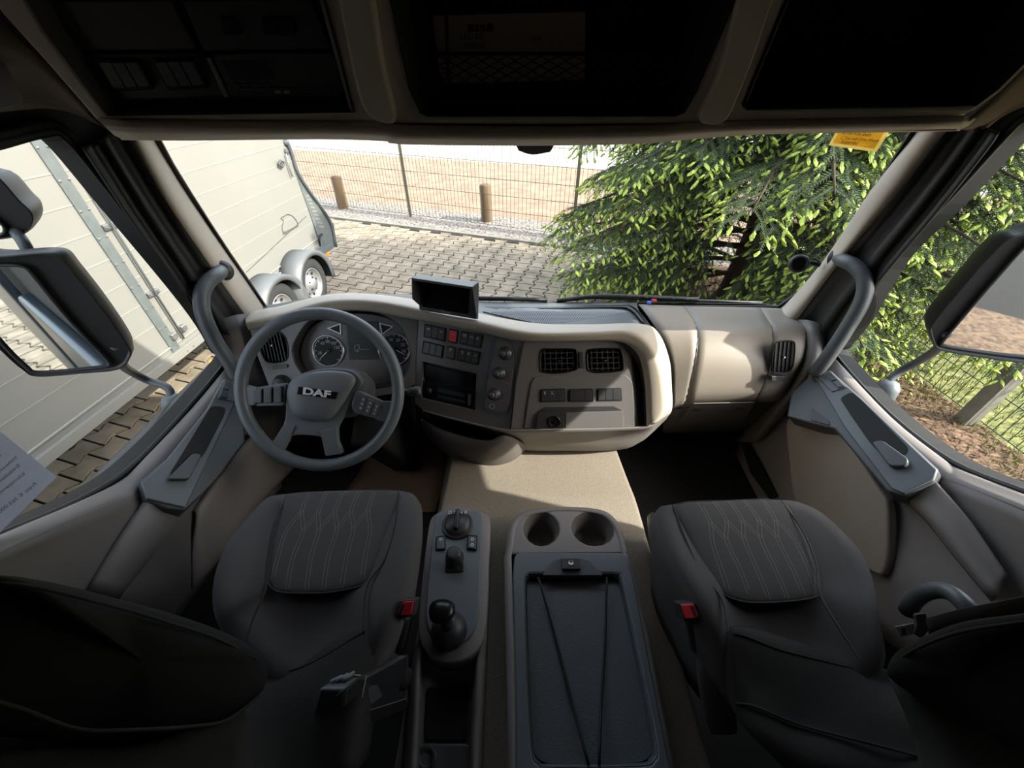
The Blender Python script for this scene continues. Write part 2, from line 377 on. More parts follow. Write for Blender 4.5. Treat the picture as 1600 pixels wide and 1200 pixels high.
# right
card(dr, 'window_ledge', [[(1780, 842, 1.105), (1603, 775, 1.105), (1498, 734, 1.105), (1474, 719, 1.105), (1390, 652, 1.105), (1303, 560, 1.105)],
     [(1780, 855, 1.082), (1603, 787, 1.082), (1500, 746, 1.082), (1474, 731, 1.082), (1388, 662, 1.082), (1300, 568, 1.082)],
     [(1780, 862, 1.07), (1603, 793, 1.07), (1500, 752, 1.07), (1466, 738, 1.07), (1380, 668, 1.07), (1296, 574, 1.07)],
     [(1780, 868, 1.065), (1603, 799, 1.065), (1500, 758, 1.065), (1460, 745, 1.065), (1372, 676, 1.065), (1290, 580, 1.065)]], 'taupe')
card(dr, 'door_card', [
     [(1780, 868, 1.065), (1603, 799, 1.065), (1500, 757, 1.065), (1440, 745, 1.06), (1400, 735, 1.06), (1300, 690, 1.06), (1180, 620, 1.07)],
     [(1780, 930, 1.065), (1605, 860, 1.065), (1500, 810, 1.055), (1420, 790, 1.04), (1380, 765, 1.03), (1290, 720, 1.02), (1170, 650, 1.05)],
     [(1780, 1010, 1.06), (1600, 930, 1.06), (1500, 870, 1.045), (1410, 840, 1.02), (1370, 810, 1.00), (1270, 750, 1.00), (1160, 680, 1.04)],
     [(1760, 1100, 1.03), (1580, 1010, 1.03), (1480, 950, 1.01), (1400, 910, .995), (1350, 870, 1.0), (1250, 800, 1.0), (1150, 710, 1.04)],
     [(1720, 1220, 1.03), (1540, 1110, 1.03), (1440, 1040, 1.01), (1360, 980, 1.0), (1300, 920, 1.01), (1210, 830, 1.02), (1140, 740, 1.05)]], 'taupe')
card(dr, 'card_ridge', [[(1575, 899, 1.03), (1545, 855, 1.03), (1510, 806, 1.035), (1462, 752, 1.035)], [(1568, 912, 1.022), (1538, 870, 1.022), (1500, 818, 1.022), (1450, 758, 1.022)],
     [(1560, 932, 1.00), (1500, 862, 1.00), (1458, 810, 1.0), (1414, 766, 1.003)], [(1550, 940, 1.015), (1490, 868, 1.015), (1448, 815, 1.015), (1404, 770, 1.015)]], 'taupe', th=.004)
lp = Plane((.985, .8, -1.0), (-1, 0, .1))
plate('lower_panel', lp, smoothpx([(1229, 655), (1262, 657), (1303, 669), (1340, 715), (1373, 766), (1386, 790), (1388, 850), (1384, 886), (1371, 899), (1330, 870), (1285, 830), (1243, 785), (1232, 720)], 4), -.02, .008, 'pad', dr, bevel=.008, seg=3)
plate('door_gap', Plane((1.0, .8, -1.0), (-1, 0, 0)), [(1157, 690), (1168, 696), (1188, 728), (1215, 776), (1203, 781), (1172, 738)], -.01, .0, 'dark', dr, r=.006, bevel=0)
# armrest pulls with switch panel
def armrest(D, pl, outer, top_in, rec, lever, led, sw, mir):
    plate('armrest', pl, outer, -.05, .012, 'slate_d', D, bevel=.006, seg=3)
    plate('armrest_pad', pl, top_in, .012, .018, 'slate', D, bevel=.004)
    plate('grip_recess', pl, rec, .012, .019, 'dark', D, r=.012, bevel=0)
    plate('door_lever', pl, lever, .018, .034, 'slate_d', D, r=.010, bevel=.004)
    plate('switch_panel', pl, led, .016, .022, 'slate', D, bevel=.002)
    for s in range(sw):
        q = subq(led, .52+.0*s, .95, .12+s*.42, .48+s*.42) if mir else subq(led, .1, .5, .12+s*.42, .48+s*.42)
        k = plate('window_switch', pl, q, .022, .028, 'slate_d', D, bevel=.001)
pL = Plane((-.95, .8, -.80), (.72, 0, .69)); pR = Plane((1.07, .8, -.735), (-.72, 0, .69))
armrest(dl, pL, [(350, 590), (376, 600), (384, 690), (350, 735), (322, 766), (289, 797), (262, 795), (229, 781), (219, 752), (262, 715), (325, 636)],
        [(350, 592), (368, 600), (366, 632), (290, 793), (229, 779), (222, 754), (262, 717), (325, 638)],
        [(330, 634), (353, 636), (350, 650), (318, 712), (275, 745), (264, 742), (296, 690)],
        [(261, 748), (303, 707), (316, 710), (296, 748)], [(352, 591), (372, 597), (368, 628), (340, 622)], 2, False)
armrest(dr, pR, [(1270, 583), (1296, 577), (1345, 620), (1466, 733), (1459, 752), (1412, 775), (1386, 767), (1342, 715), (1304, 670), (1270, 662), (1229, 650), (1236, 612)],
        [(1270, 584), (1296, 579), (1345, 622), (1464, 734), (1457, 750), (1412, 771), (1392, 762), (1320, 668)],
        [(1312, 622), (1330, 612), (1345, 624), (1420, 700), (1416, 712), (1372, 706), (1358, 690), (1330, 650)],
        [(1361, 690), (1378, 687), (1420, 717), (1416, 728), (1390, 728)], [(1274, 586), (1298, 580), (1322, 604), (1300, 612)], 2, True)
plate('handle_pocket', pR, [(1268, 636), (1294, 656), (1296, 664), (1266, 656)], .012, .016, 'black', dr, r=.004, bevel=0)
# ---------------------------------------------------------------- front wall, windscreen, pillars
op = smoothpx([(416, 479), (330, 352), (250, 219), (240, 150)], 3, False)+[(835, 150)]+smoothpx([(1436, 150), (1425, 203), (1275, 425), (1216, 479)], 3, False)+[(1000, 478), (820, 479), (600, 478)]
S(holed('wall_front', WS, [WS.p+V((x, -.297*z/-.955*-1, z)) for x, z in ((-1.15, -.75), (-1.15, 1.15), (1.25, 1.15), (1.25, -.75))], [op], -.014, -.008, 'black'), 'front wall of the cab around the windscreen')
gl = plate('windscreen', WS, [(380, 500), (215, 150), (1470, 150), (1250, 500)], -.012, -.008, 'glass', None, bevel=0)
gl.name = 'window_1'; S(gl, 'wide front windscreen of the cab')
bnd = MB()
for side in ([(420, 484), (336, 356), (262, 219), (250, 170)], [(1424, 190), (1400, 230), (1268, 424), (1212, 484)]):
    pass
def pillar(name, rows, label):
    o = loft(name, rows, 'cream', None, 4, 3, .005); S(o, label); return o
def WSp(l, off): return [WS.at(x, y, off) for x, y in l]
def XP(l): return [P(a, b, X=x) for a, b, x in l]
def mixr(a, b, t, push): 
    return [(p*(1-t)+q*t)*push for p, q in zip(a, b)]
def makepillar(n, a, b, push, label):
    rows = [a, mixr(a, b, .25, push), mixr(a, b, .6, push), b, [p*1.03 for p in b]]
    return pillar(n, rows, label)
La = XP([(190, 195, -.93), (208, 226, -.925), (262, 320, -.925), (320, 405, -.925), (374, 482, -.925), (400, 515, -.92)])
Lb = WSp([(224, 195), (238, 219), (285, 296), (340, 378), (412, 482), (430, 512)], .0)
makepillar('trim_1', La, Lb, .985, 'beige trim of the left windscreen pillar')
Ra = XP([(1496, 180, 1.05), (1478, 204, 1.045), (1400, 305, 1.045), (1330, 388, 1.045), (1268, 470, 1.045), (1240, 510, 1.04)])
Rb = WSp([(1450, 180), (1437, 204), (1362, 300), (1285, 412), (1226, 478), (1190, 500)], .0)
makepillar('trim_2', Ra, Rb, .985, 'beige trim of the right windscreen pillar')
# dark door seals between pillar trim and window frame
def seal(name, rows, label): S(loft(name, rows, 'rubber', None, 4, 2, .006), label)
seal('trim_3', [La, XP([(172, 205, -.955), (190, 235, -.955), (250, 332, -.955), (306, 420, -.955), (358, 500, -.955), (392, 545, -.955)]),
   XP([(162, 215, -.93), (180, 246, -.93), (236, 336, -.93), (296, 428, -.93), (348, 510, -.93), (384, 556, -.93)]),
   XP([(150, 222, -.955), (168, 252, -.955), (222, 340, -.955), (286, 434, -.955), (340, 518, -.955), (376, 566, -.955)]),
   XP([(130, 230, -.935), (150, 262, -.935), (208, 348, -.935), (276, 442, -.935), (332, 526, -.935), (368, 574, -.935)])], 'black rubber door seals beside the left pillar')
seal('trim_4', [Ra, XP([(1510, 190, 1.075), (1494, 214, 1.075), (1420, 312, 1.075), (1352, 398, 1.075), (1292, 478, 1.075), (1262, 520, 1.075)]),
   XP([(1530, 196, 1.05), (1512, 222, 1.05), (1440, 318, 1.05), (1366, 408, 1.05), (1304, 488, 1.05), (1276, 530, 1.05)]),
   XP([(1542, 200, 1.075), (1524, 228, 1.075), (1450, 326, 1.075), (1374, 418, 1.075), (1312, 498, 1.075), (1284, 540, 1.075)]),
   XP([(1560, 206, 1.055), (1540, 236, 1.055), (1462, 334, 1.055), (1384, 426, 1.055), (1318, 510, 1.055), (1292, 552, 1.055)])], 'black rubber door seals beside the right pillar')
# lower front corners beside the dashboard
S(loft('trim_5', [XP([(340, 500, -.95), (352, 560, -.95), (372, 610, -.95), (380, 690, -.95)]), XP([(384, 490, -.90), (400, 560, -.88), (430, 610, -.86), (450, 690, -.84)]), [P(430, 500, Y=1.3), P(440, 560, Y=1.25), P(470, 620, Y=1.2), P(480, 700, Y=1.2)]], 'taupe_d', None, 3, 3, .004), 'grey side trim beside the left end of the dashboard')
S(loft('trim_6', [XP([(1290, 510, 1.07), (1290, 560, 1.07), (1262, 600, 1.07), (1200, 680, 1.07)]), XP([(1262, 500, 1.03), (1264, 560, 1.0), (1240, 610, .98), (1180, 690, .98)]), [P(1230, 500, Y=1.3), P(1220, 570, Y=1.25), P(1200, 620, Y=1.2), P(1150, 690, Y=1.2)]], 'taupe_d', None, 3, 3, .004), 'grey side trim beside the right end of the dashboard')
# grab handles
def handle(pts, label, ends):
    t = thing('pillar_grab_bar', label, 'handle', P(*pts[0][:2], d=pts[0][2]), 'black grab handles on the windscreen pillars')
    MB().tube([P(x, y, d=d) for x, y, d in pts], .0205, 16, smooth=6).build('grip', 'slate_d', t, True)
    for (x, y, d) in ends: MB().lathe(P(x, y, d=d), V((.2, -1, .4)), [(.0, .012), (.022, .012), (.03, .004), (.032, -.01)], 20).build('mounting_cup', 'black', t, True)
handle([(350, 420, 1.24), (338, 430, 1.17), (324, 442, 1.14), (315, 462, 1.12), (318, 492, 1.12), (336, 532, 1.15), (356, 562, 1.18), (372, 590, 1.21)], 'black curved grab handle on the left windscreen pillar, behind the steering wheel', [(346, 423, 1.22)])
handle([(1306, 402, 1.27), (1320, 408, 1.19), (1338, 418, 1.155), (1351, 437, 1.135), (1347, 470, 1.14), (1320, 518, 1.18), (1290, 562, 1.23), (1272, 584, 1.27)], 'black curved grab handle on the right windscreen pillar', [(1310, 404, 1.25)])
# engine tunnel and floor coverings
tun = loft('tunnel', [[V((-.30, y, FZ)), V((-.25, y, z-.12)), V((-.225, y, z-.02)), V((-.19, y, z)), V((.1, y, z+.004)), V((.36, y, z)), V((.405, y, z-.02)), V((.43, y, z-.14)), V((.46, y, FZ))] for y, z in ((1.35, -1.17), (1.0, -1.125), (.80, -1.088), (.70, -1.07), (.45, -1.075), (.1, -1.08), (-.3, -1.08), (-.7, -1.08))], 'carpet', None, 4, 3, .0)
S(tun, 'grained grey engine tunnel cover between the seats'); tun.name = 'floor_tunnel'
fm = loft('footwell_paper', [[P(585, 690, Z=FZ+.012), P(640, 690, Z=FZ+.012), P(690, 700, Z=FZ+.012)], [P(560, 740, Z=FZ+.008), P(620, 745, Z=FZ+.012), P(697, 735, Z=FZ+.02)], [P(520, 790, Z=FZ+.006), P(600, 800, Z=FZ+.006), P(680, 800, Z=FZ+.012)]], 'paper', None, 4, 4, .002)
tag(fm, 'brown protective paper lying on the driver footwell floor', 'floor paper')
# ================================================================ dashboard
dash = thing('dashboard', 'wide truck dashboard with cream rim and charcoal instrument panels below the windscreen', 'dashboard', (.05, 1.2, -.9))
n1 = V((-.25, -.83, .5)).normalized(); c0 = V((-.212, 1.023, -.755))
ST = Plane(c0, n1)                       # centre stack, turned towards the driver
FD = Plane(ST.at(655, 560), (0.02, -.87, .5))  # driver face
CN = Plane(ST.at(819, 600), (0, -.87, .5))  # centre panel
# driver face with cluster opening
cl = smoothpx([(472, 513), (490, 497), (520, 488), (560, 483), (600, 492), (628, 513), (641, 545), (640, 572), (628, 592), (600, 606), (540, 608), (500, 600), (471, 583), (456, 548)], 4)
holed('driver_fascia', FD, [(389, 511), (405, 506), (455, 494), (505, 484), (542, 482), (580, 485), (630, 493), (653, 497), (648, 600), (630, 612), (560, 625), (430, 625), (419, 601), (400, 550)], [cl, smoothpx([(405, 519), (415, 512), (432, 516), (446, 528), (450, 552), (445, 564), (425, 567), (412, 560), (402, 532)], 3)], -.02, .0, 'fascia', dash, bev=.002)
bowl = [[FD.at(x, y, h) for (x, y) in [((a-548)*s+548+dx, (b-548)*s+548) for a, b in cl]] for s, h, dx in ((1.0, 0, 0), (.97, -.02, 2), (.95, -.06, 6), (.90, -.085, 8))]
loft('cluster_cowl', bowl, 'black', dash, 1, 2, .003, closed=True)
CL = Plane(FD.at(560, 548, -.045), (0, -.87, .5))
plate('instrument_cluster', CL, smoothpx([(480, 520), (505, 500), (545, 490), (590, 493), (622, 507), (640, 540), (642, 570), (632, 585), (600, 600), (520, 600), (487, 588), (470, 555)], 3), -.01, 0, 'fascia', dash, bevel=.002)
def dial(cx, cy, r, marks, needle, labels):
    c = CL.at(cx, cy, .0); R = (CL.at(cx+r, cy)-CL.at(cx, cy)).length; n = CL.n; ux = V((1, 0, 0)); uy = n.cross(ux).normalized(); ux = uy.cross(n)
    g = MB().lathe(c, n, [(0, .001), (R*.93, .001)], 40).build('dial_face', 'dark', dash)
    MB().lathe(c, n, [(R*.93, .001), (R*.94, .006), (R, .007), (R*1.03, 0)], 48).build('dial_ring', 'steel', dash, True)
    t = MB()
    for k in range(marks):
        a = math.radians(225-k*270/(marks-1)); L = .13 if k % 2 == 0 else .07; d = ux*math.cos(a)+uy*math.sin(a); w = n.cross(d)
        a1 = c+d*R*.88+n*.0018; a0 = c+d*R*(.88-L)+n*.0018; q = w*R*.012
        t.add([a0-q, a0+q, a1+q, a1-q], [(0, 1, 2, 3)])
    for s in range(40):
        a0 = math.radians(225-s*270/40); a1 = math.radians(225-(s+1)*270/40)
        f = lambda a, rr: c+(ux*math.cos(a)+uy*math.sin(a))*R*rr+n*.0017
        t.add([f(a0, .88), f(a1, .88), f(a1, .90), f(a0, .90)], [(0, 1, 2, 3)])
    t.build('dial_scale', 'white', dash)
    a = math.radians(needle); d = ux*math.cos(a)+uy*math.sin(a); w = n.cross(d)
    MB().add([c-w*R*.03-d*R*.1+n*.005, c+w*R*.03-d*R*.1+n*.005, c+d*R*.75+w*R*.008+n*.005, c+d*R*.75-w*R*.008+n*.005], [(0, 1, 2, 3)]).build('dial_needle', 'white', dash)
    MB().lathe(c, n, [(0, .008), (R*.12, .008), (R*.13, 0)], 20).build('needle_cap', 'black', dash, True)
    for (s, ang) in labels:
        a = math.radians(ang); p = c+(ux*math.cos(a)+uy*math.sin(a))*R*.58
        cu = (p.dot(ux), 0)
        cur = bpy.data.curves.new('n', 'FONT'); cur.body = s; cur.align_x = 'CENTER'; cur.align_y = 'CENTER'; cur.size = R*.26
        to = bpy.data.objects.new('tmp', cur); COL.objects.link(to); me = bpy.data.meshes.new_from_object(to.evaluated_get(bpy.context.evaluated_depsgraph_get())); bpy.data.objects.remove(to)
        T = Matrix((ux, uy, n)).transposed().to_4x4(); T.translation = p+n*.002; me.transform(T); me.materials.clear(); link('dial_number', me, 'grey', dash)
dial(513.5, 548, 24.5, 13, 222, [('20', 195), ('60', 125), ('80', 90), ('100', 55), ('120', 20)])
dial(616.5, 545, 25.5, 13, -30, [('10', 110), ('20', 65), ('25', 25), ('30', -15)])
for q in ([(510, 513), (532, 505), (533, 523)], [(592, 504), (615, 510), (596, 524)]):
    plate('small_gauge', CL, q, 0, .004, 'white', dash, bevel=.0005)
    cx = sum(p[0] for p in q)/3; cy = sum(p[1] for p in q)/3
    plate('gauge_face', CL, [(cx+(x-cx)*.72, cy+(y-cy)*.72) for x, y in q], .004, .005, 'dark', dash, bevel=0)
plate('display', CL, [(541, 502), (590, 502), (591, 562), (546, 562)], 0, .003, 'black', dash, r=.003)
plate('display_screen', CL, [(544, 532), (588, 533), (588, 554), (546, 553)], .003, .004, 'lcd', dash, bevel=0)
ic = MB(); 
ic.tube([CL.at(x, y, .0055) for x, y in [(555, 549), (554, 540), (560, 538.5), (562, 546)]], .0006, 6, smooth=0); ic.tube([CL.at(x, y, .0055) for x, y in [(563, 546), (578, 546)]], .0004, 6, smooth=0)
ic.tube([CL.at(559+1.8*math.cos(a), 548+1.8*math.sin(a), .0055) for a in [k*.7 for k in range(10)]], .0006, 6, smooth=0)
ic.build('truck_symbol', 'white', dash)
# cream rim: back edge / crest / front edge / inner edge
back = [(384, 497), (393, 489), (416, 483), (440, 479), (509, 462), (573, 460), (648, 469), (700, 480), (749, 491), (834, 506), (920, 508), (999, 507), (1027, 520), (1044, 560), (1048, 600), (1048, 642), (1030, 655)]
crest = [(384, 504), (395, 502), (418, 496), (445, 489), (508, 471), (573, 469), (640, 479), (700, 493), (749, 503), (830, 519), (920, 519), (985, 517), (1016, 534), (1033, 566), (1040, 602), (1042, 640), (1024, 660)]
mid = [(386, 509), (396, 507), (420, 501), (448, 494), (506, 478), (573, 477), (634, 487), (704, 502), (760, 515), (824, 526), (920, 526), (974, 525), (1003, 542), (1018, 572), (1024, 604), (1025, 642), (1018, 662)]
inner = [(388, 514), (398, 512), (422, 506), (450, 499), (505, 485), (572, 484), (630, 494), (708, 509), (765, 521), (817, 531), (900, 531), (961, 531), (986, 540), (1002, 560), (1010, 600), (1012, 640), (1012, 666)]
def face(x, y, h):
    pl = FD if x < 655 else ST if x < 819 else CN
    return pl.at(x, y, h)
rows = [[P(x, y, d=face(*i, 0).dot(V((0, CP, -SP)))*k+e) for (x, y), i, k, e in zip(back, inner, [1]*17, [.03, .05, .07, .09, .10, .10, .10, .09, .08, .08, .08, .08, .06, .05, .05, .05, .03])],
        [face(x, y, .028) for x, y in crest], [face(x, y, .030) for x, y in mid], [face(x, y, .016) for x, y in inner], [face(x, y, -.01) for x, y in inner]]
loft('dashboard_rim', rows, 'cream', dash, 5, 3, .006)
# lip seams on the rim
MB().tube([face(717, 510, .02), face(718, 505, .032), face(720, 497, .032)], .0012, 6).build('rim_seam', 'black', dash)
# stack face
RAD = [(660, 565), (744, 584), (742, 641), (659, 622)]
CLIM = [(774, 526), (790, 530), (802, 545), (805, 565), (797, 640), (790, 648), (770, 645), (757, 637), (756, 622), (764, 575)]
holed('centre_stack_fascia', ST, [(654, 499), (819, 531), (806, 600), (797, 672), (700, 655), (660, 640), (648, 630), (647, 600)], [RAD], -.05, .0, 'fascia', dash, bev=.002)
plate('radio_frame', ST, [(660, 565), (744, 584), (742, 641), (659, 622)], -.045, -.02, 'dark', dash)
plate('storage_slot', ST, [(663, 569), (741, 587), (740, 608), (662, 590)], -.03, -.012, 'gloss', dash, r=.003)
radio = plate('radio', ST, [(661.5, 596), (740, 613), (739, 638), (661, 620)], -.03, -.004, 'gloss', dash, r=.003)
MB().lathe(ST.at(672, 610, -.004), ST.n, [(0, .012), (.0075, .012), (.009, .008), (.0095, 0)], 20).build('radio_knob', 'black', radio, True)
plate('radio_display', ST, [(684, 606), (726, 615), (725.5, 621), (684, 612)], -.004, -.0035, 'lcd', radio, bevel=0)
for k in range(6):
    x = 684+k*7.2; plate('radio_button', ST, [(x, 617+k*1.55), (x+6, 618.3+k*1.55), (x+6, 622.5+k*1.55), (x, 621.2+k*1.55)], -.004, -.002, 'black', radio, bevel=.0005)
plate('radio_trim', ST, [(731, 615), (736, 616), (735, 634), (731, 633)], -.004, -.0025, 'steel', radio, bevel=0)
def group(pl, q, n, m='black', icons=None, h=.003):
    fr = plate('switch_frame', pl, q, 0, h, 'dark', dash, r=.004, bevel=.001)
    for k in range(n):
        a = .06+k*.88/n; b = .06+(k+1)*.88/n-.02
        s = plate('rocker_switch', pl, subq(q, a, b, .1, .9), h, h+.003, m, fr, r=.001, bevel=.0012)
        if icons and icons[k]:
            ic = icons[k]; e = .25 if len(ic) > 1 else .38; qq = subq(q, a+(b-a)*e, b-(b-a)*e, .2, .42)
            text('switch_symbol', ic, pl, bil(qq, 0, .9), bil(qq, 1, .9), 'white', s, h=h+.0035, ext=.0001)
    return fr
group(ST, [(663, 505.5), (698, 513), (695, 534), (661.5, 526.5)], 3, 'black', ['≡D', None, '⊣⊢'])
group(ST, [(701.5, 513), (715.5, 516), (713, 537.5), (699.5, 534)], 1, 'red', ['△'])
group(ST, [(720, 516.5), (755.5, 523), (752, 545), (717.5, 537)], 3, 'black', ['ID', '><', 'A-'])
group(ST, [(661, 532), (694, 540), (691, 560), (658.5, 552)], 3, 'slate_d')
group(ST, [(698.5, 540), (711, 542), (709, 563), (696.5, 559.5)], 1, 'slate_d', ['P'])
group(ST, [(716, 543), (751, 550), (748, 571), (713.5, 563)], 3, 'black', ['S', 'B', 'O'])
plate('climate_panel_border', ST, [(770, 522), (785, 523), (799, 532), (806, 548), (806, 568), (800, 632), (794, 646), (785, 650), (766, 646), (753, 640)], .0, .002, 'slate_d', dash, r=.01)
plate('climate_panel', ST, [(778, 528), (790, 532), (800, 542), (803, 556), (797, 628), (790, 642), (778, 644), (757, 638), (756, 630), (764, 580)], .002, .004, 'fascia', dash, r=.008)
def knob(pl, x, y, R, h0=.004, parent=None, col='black'):
    c = pl.at(x, y, h0); 
    k = MB().lathe(c, pl.n, [(R*1.25, 0), (R*1.2, .003), (R, .005), (R*.9, .020), (R*.8, .023), (0, .023)], 28).build('rotary_knob', col, parent or dash, True)
    MB().lathe(c, pl.n, [(R*.48, .0225), (R*.46, .026), (R*.36, .0285), (0, .0285)], 20).build('knob_cap', 'slate_d', k, True)
    t = MB()
    for j in range(9):
        a = math.radians(-40+j*32); u = pl.n.orthogonal().normalized(); w = pl.n.cross(u); d = u*math.cos(a)+w*math.sin(a)
        t.lathe(c+d*R*1.55, pl.n, [(0, .0006), (.0009, .0006), (.0009, 0)], 6)
    t.build('scale_mark', 'grey', k)
knob(ST, 789, 552, .0175); knob(ST, 780, 583, .0165); knob(ST, 772, 616, .0175)
MB().lathe(ST.at(769, 635, .004), ST.n, [(.009, 0), (.009, .0012), (.0078, .0012), (.0078, 0)], 24).build('round_button', 'grey', dash, True)
MB().tube([ST.at(787, 596, .0045), ST.at(791, 599, .0045), ST.at(795, 601, .0045)], .001, 6).build('red_mark', 'red', dash)
# centre panel
holes_v = [[(846, 548), (862, 545.5), (892, 545.5), (901, 549), (902, 570), (899, 578), (870, 583), (848, 581), (844.5, 574)],
           [(918, 551), (926, 545.5), (962, 545), (971, 549), (974, 572), (970, 579), (940, 582), (922, 580), (918, 572)]]
holed('centre_fascia', CN, [(819, 531), (900, 531), (961, 531), (986, 540), (1002, 560), (1010, 600), (1013, 667), (798, 671), (806, 600)], [smoothpx(h, 3) for h in holes_v], -.03, 0, 'fascia', dash, bev=.002)
def vent(pl, poly, nv, nh, q, dp=1.0):
    v = plate('air_vent', pl, smoothpx(poly, 3), -.034*dp, -.026*dp, 'dark', dash)
    O = [pl.at(x, y, .001) for x, y in smoothpx(poly, 3)]
    MB().tube(O+[O[0]], .0022, 8, smooth=0).build('vent_bezel', 'gloss', v, True)
    for k in range(nh):
        t = (k+.6)/(nh+.2); a, b = bil(q, .03, t), bil(q, .97, t)
        m = MB(); m.hexa([pl.at(a[0], a[1]-.7, -.003), pl.at(b[0], b[1]-.7, -.003), pl.at(b[0], b[1]+.7, -.003), pl.at(a[0], a[1]+.7, -.003)], [pl.at(a[0], a[1]-.7, -.016), pl.at(b[0], b[1]-.7, -.016), pl.at(b[0], b[1]+.7, -.016), pl.at(a[0], a[1]+.7, -.016)]); m.build('vent_slat', 'black', v)
    for k in range(nv):
        t = (k+.6)/(nv+.2); a, b = bil(q, t, .03), bil(q, t, .97)
        m = MB(); w = .8; m.hexa([pl.at(a[0]-w, a[1], -.004), pl.at(a[0]+w, a[1], -.004), pl.at(b[0]+w, b[1], -.004), pl.at(b[0]-w, b[1], -.004)], [pl.at(a[0]-w, a[1], -.022*dp), pl.at(a[0]+w, a[1], -.022*dp), pl.at(b[0]+w, b[1], -.022*dp), pl.at(b[0]-w, b[1], -.022*dp)]); m.build('vent_slat', 'black', v)
    c = bil(q, .5, .5); MB().lathe(pl.at(*c, -.004), pl.n, [(0, .006), (.003, .006), (.003, 0)], 10).build('vent_tab', 'steel', v)
vent(CN, holes_v[0], 6, 4, [(846, 547), (900, 546), (901, 581), (847, 582)])
vent(CN, holes_v[1], 6, 4, [(919, 546), (971, 545), (973, 580), (920, 581)])
plate('vent_wheel', CN, [(905, 550), (912, 550), (912.5, 575), (905.5, 575)], 0, .006, 'black', dash, r=.004)
plate('lower_centre_panel', CN, [(836, 589), (979, 587), (988, 597), (992, 667), (819, 669), (830, 600)], 0, .004, 'fascia', dash, r=.004, bevel=.0015)
plate('gloss_strip', CN, [(986, 553), (998, 572), (1005, 610), (1007, 664), (997, 664), (994, 610), (990, 580)], 0, .003, 'gloss', dash, r=.003)
for q, ic in (([(844, 608), (883, 607), (884, 628), (844, 629)], ['E', 'L', None]), ([(888.5, 608), (927, 607), (927.5, 628), (888, 628.5)], None), ([(933, 607), (971, 606), (972.5, 626.5), (932.5, 627.5)], None)):
    group(CN, q, 3, 'black', ic, h=.006)
plate('drawer_hood', CN, [(842, 647), (852, 637), (960, 635), (975, 642), (975, 650), (842, 652)], .004, .010, 'black', dash, r=.005)
dwr = plate('drawer', CN, [(884, 645), (974, 642), (975, 668), (883, 670)], .004, .014, 'fascia', dash, r=.003, bevel=.002)
sk = plate('socket_panel', CN, [(841, 646), (883, 645), (882, 670), (837, 671)], .004, .013, 'black', dash, r=.003, bevel=.002)
MB().lathe(CN.at(866, 659, .013), CN.n, [(.020, 0), (.020, .003), (.015, .005), (.014, -.004), (.008, .002), (0, .002)], 28).build('power_socket', 'gloss', sk, True)
# lower body below the panels and the tray
lower = [[face(x, y, .014) for x, y in [(660, 641), (700, 652), (750, 664), (797, 672), (880, 671), (960, 669), (1012, 666), (1030, 657), (1047, 642)]],
         [P(662, 648, Y=1.12), P(702, 658, Y=1.10), P(752, 671, Y=1.06), P(797, 684, Y=.93), P(880, 684, Y=.90), P(960, 683, Y=.91), P(1008, 676, Y=.93), P(1024, 666, Y=.97), P(1046, 646, Y=1.02)],
         [P(672, 656, Y=1.16), P(708, 668, Y=1.14), P(755, 684, Y=1.10), P(803, 702, Y=.98), P(880, 704, Y=.95), P(968, 702, Y=.96), P(1000, 690, Y=.99), P(1016, 678, Y=1.04), P(1040, 655, Y=1.10)],
         [P(680, 662, Y=1.2), P(710, 680, Y=1.2), P(755, 692, Y=1.2), P(805, 700, Y=1.25), P(880, 698, Y=1.25), P(968, 694, Y=1.25), P(1000, 684, Y=1.25), P(1014, 676, Y=1.25), P(1040, 657, Y=1.25)]]
loft('lower_dashboard', lower, 'taupe', dash, 4, 3, .004)
tray = [[P(658, 654, Y=.985), P(690, 670, Y=.94), P(730, 683, Y=.91), P(764, 688, Y=.885), P(789, 679, Y=.89), P(812, 690, Y=.91)],
        [P(660, 664, Y=.98), P(690, 684, Y=.925), P(730, 697, Y=.895), P(766, 700, Y=.87), P(796, 690, Y=.88), P(818, 694, Y=.92)],
        [P(668, 683, Y=1.0), P(694, 705, Y=.95), P(730, 720, Y=.91), P(766, 728, Y=.885), P(800, 718, Y=.90), P(820, 702, Y=.95)],
        [P(682, 694, Y=1.05), P(704, 712, Y=1.0), P(735, 728, Y=.97), P(768, 736, Y=.94), P(795, 730, Y=.96), P(819, 706, Y=1.0)]]
tr = loft('storage_tray', tray, 'taupe_d', dash, 4, 3, .004)
loft('tray_floor', [[P(661, 656, Y=1.0), P(690, 672, Y=.955), P(730, 685, Y=.925), P(764, 690, Y=.895), P(788, 681, Y=.90)], [P(676, 660, Y=1.12), P(700, 672, Y=1.08), P(735, 680, Y=1.05), P(764, 684, Y=1.02), P(786, 680, Y=.97)], [P(690, 652, Y=1.12), P(705, 660, Y=1.1), P(740, 668, Y=1.08), P(764, 674, Y=1.05), P(790, 676, Y=1.0)]], 'dark', tr, 4, 3, .003)
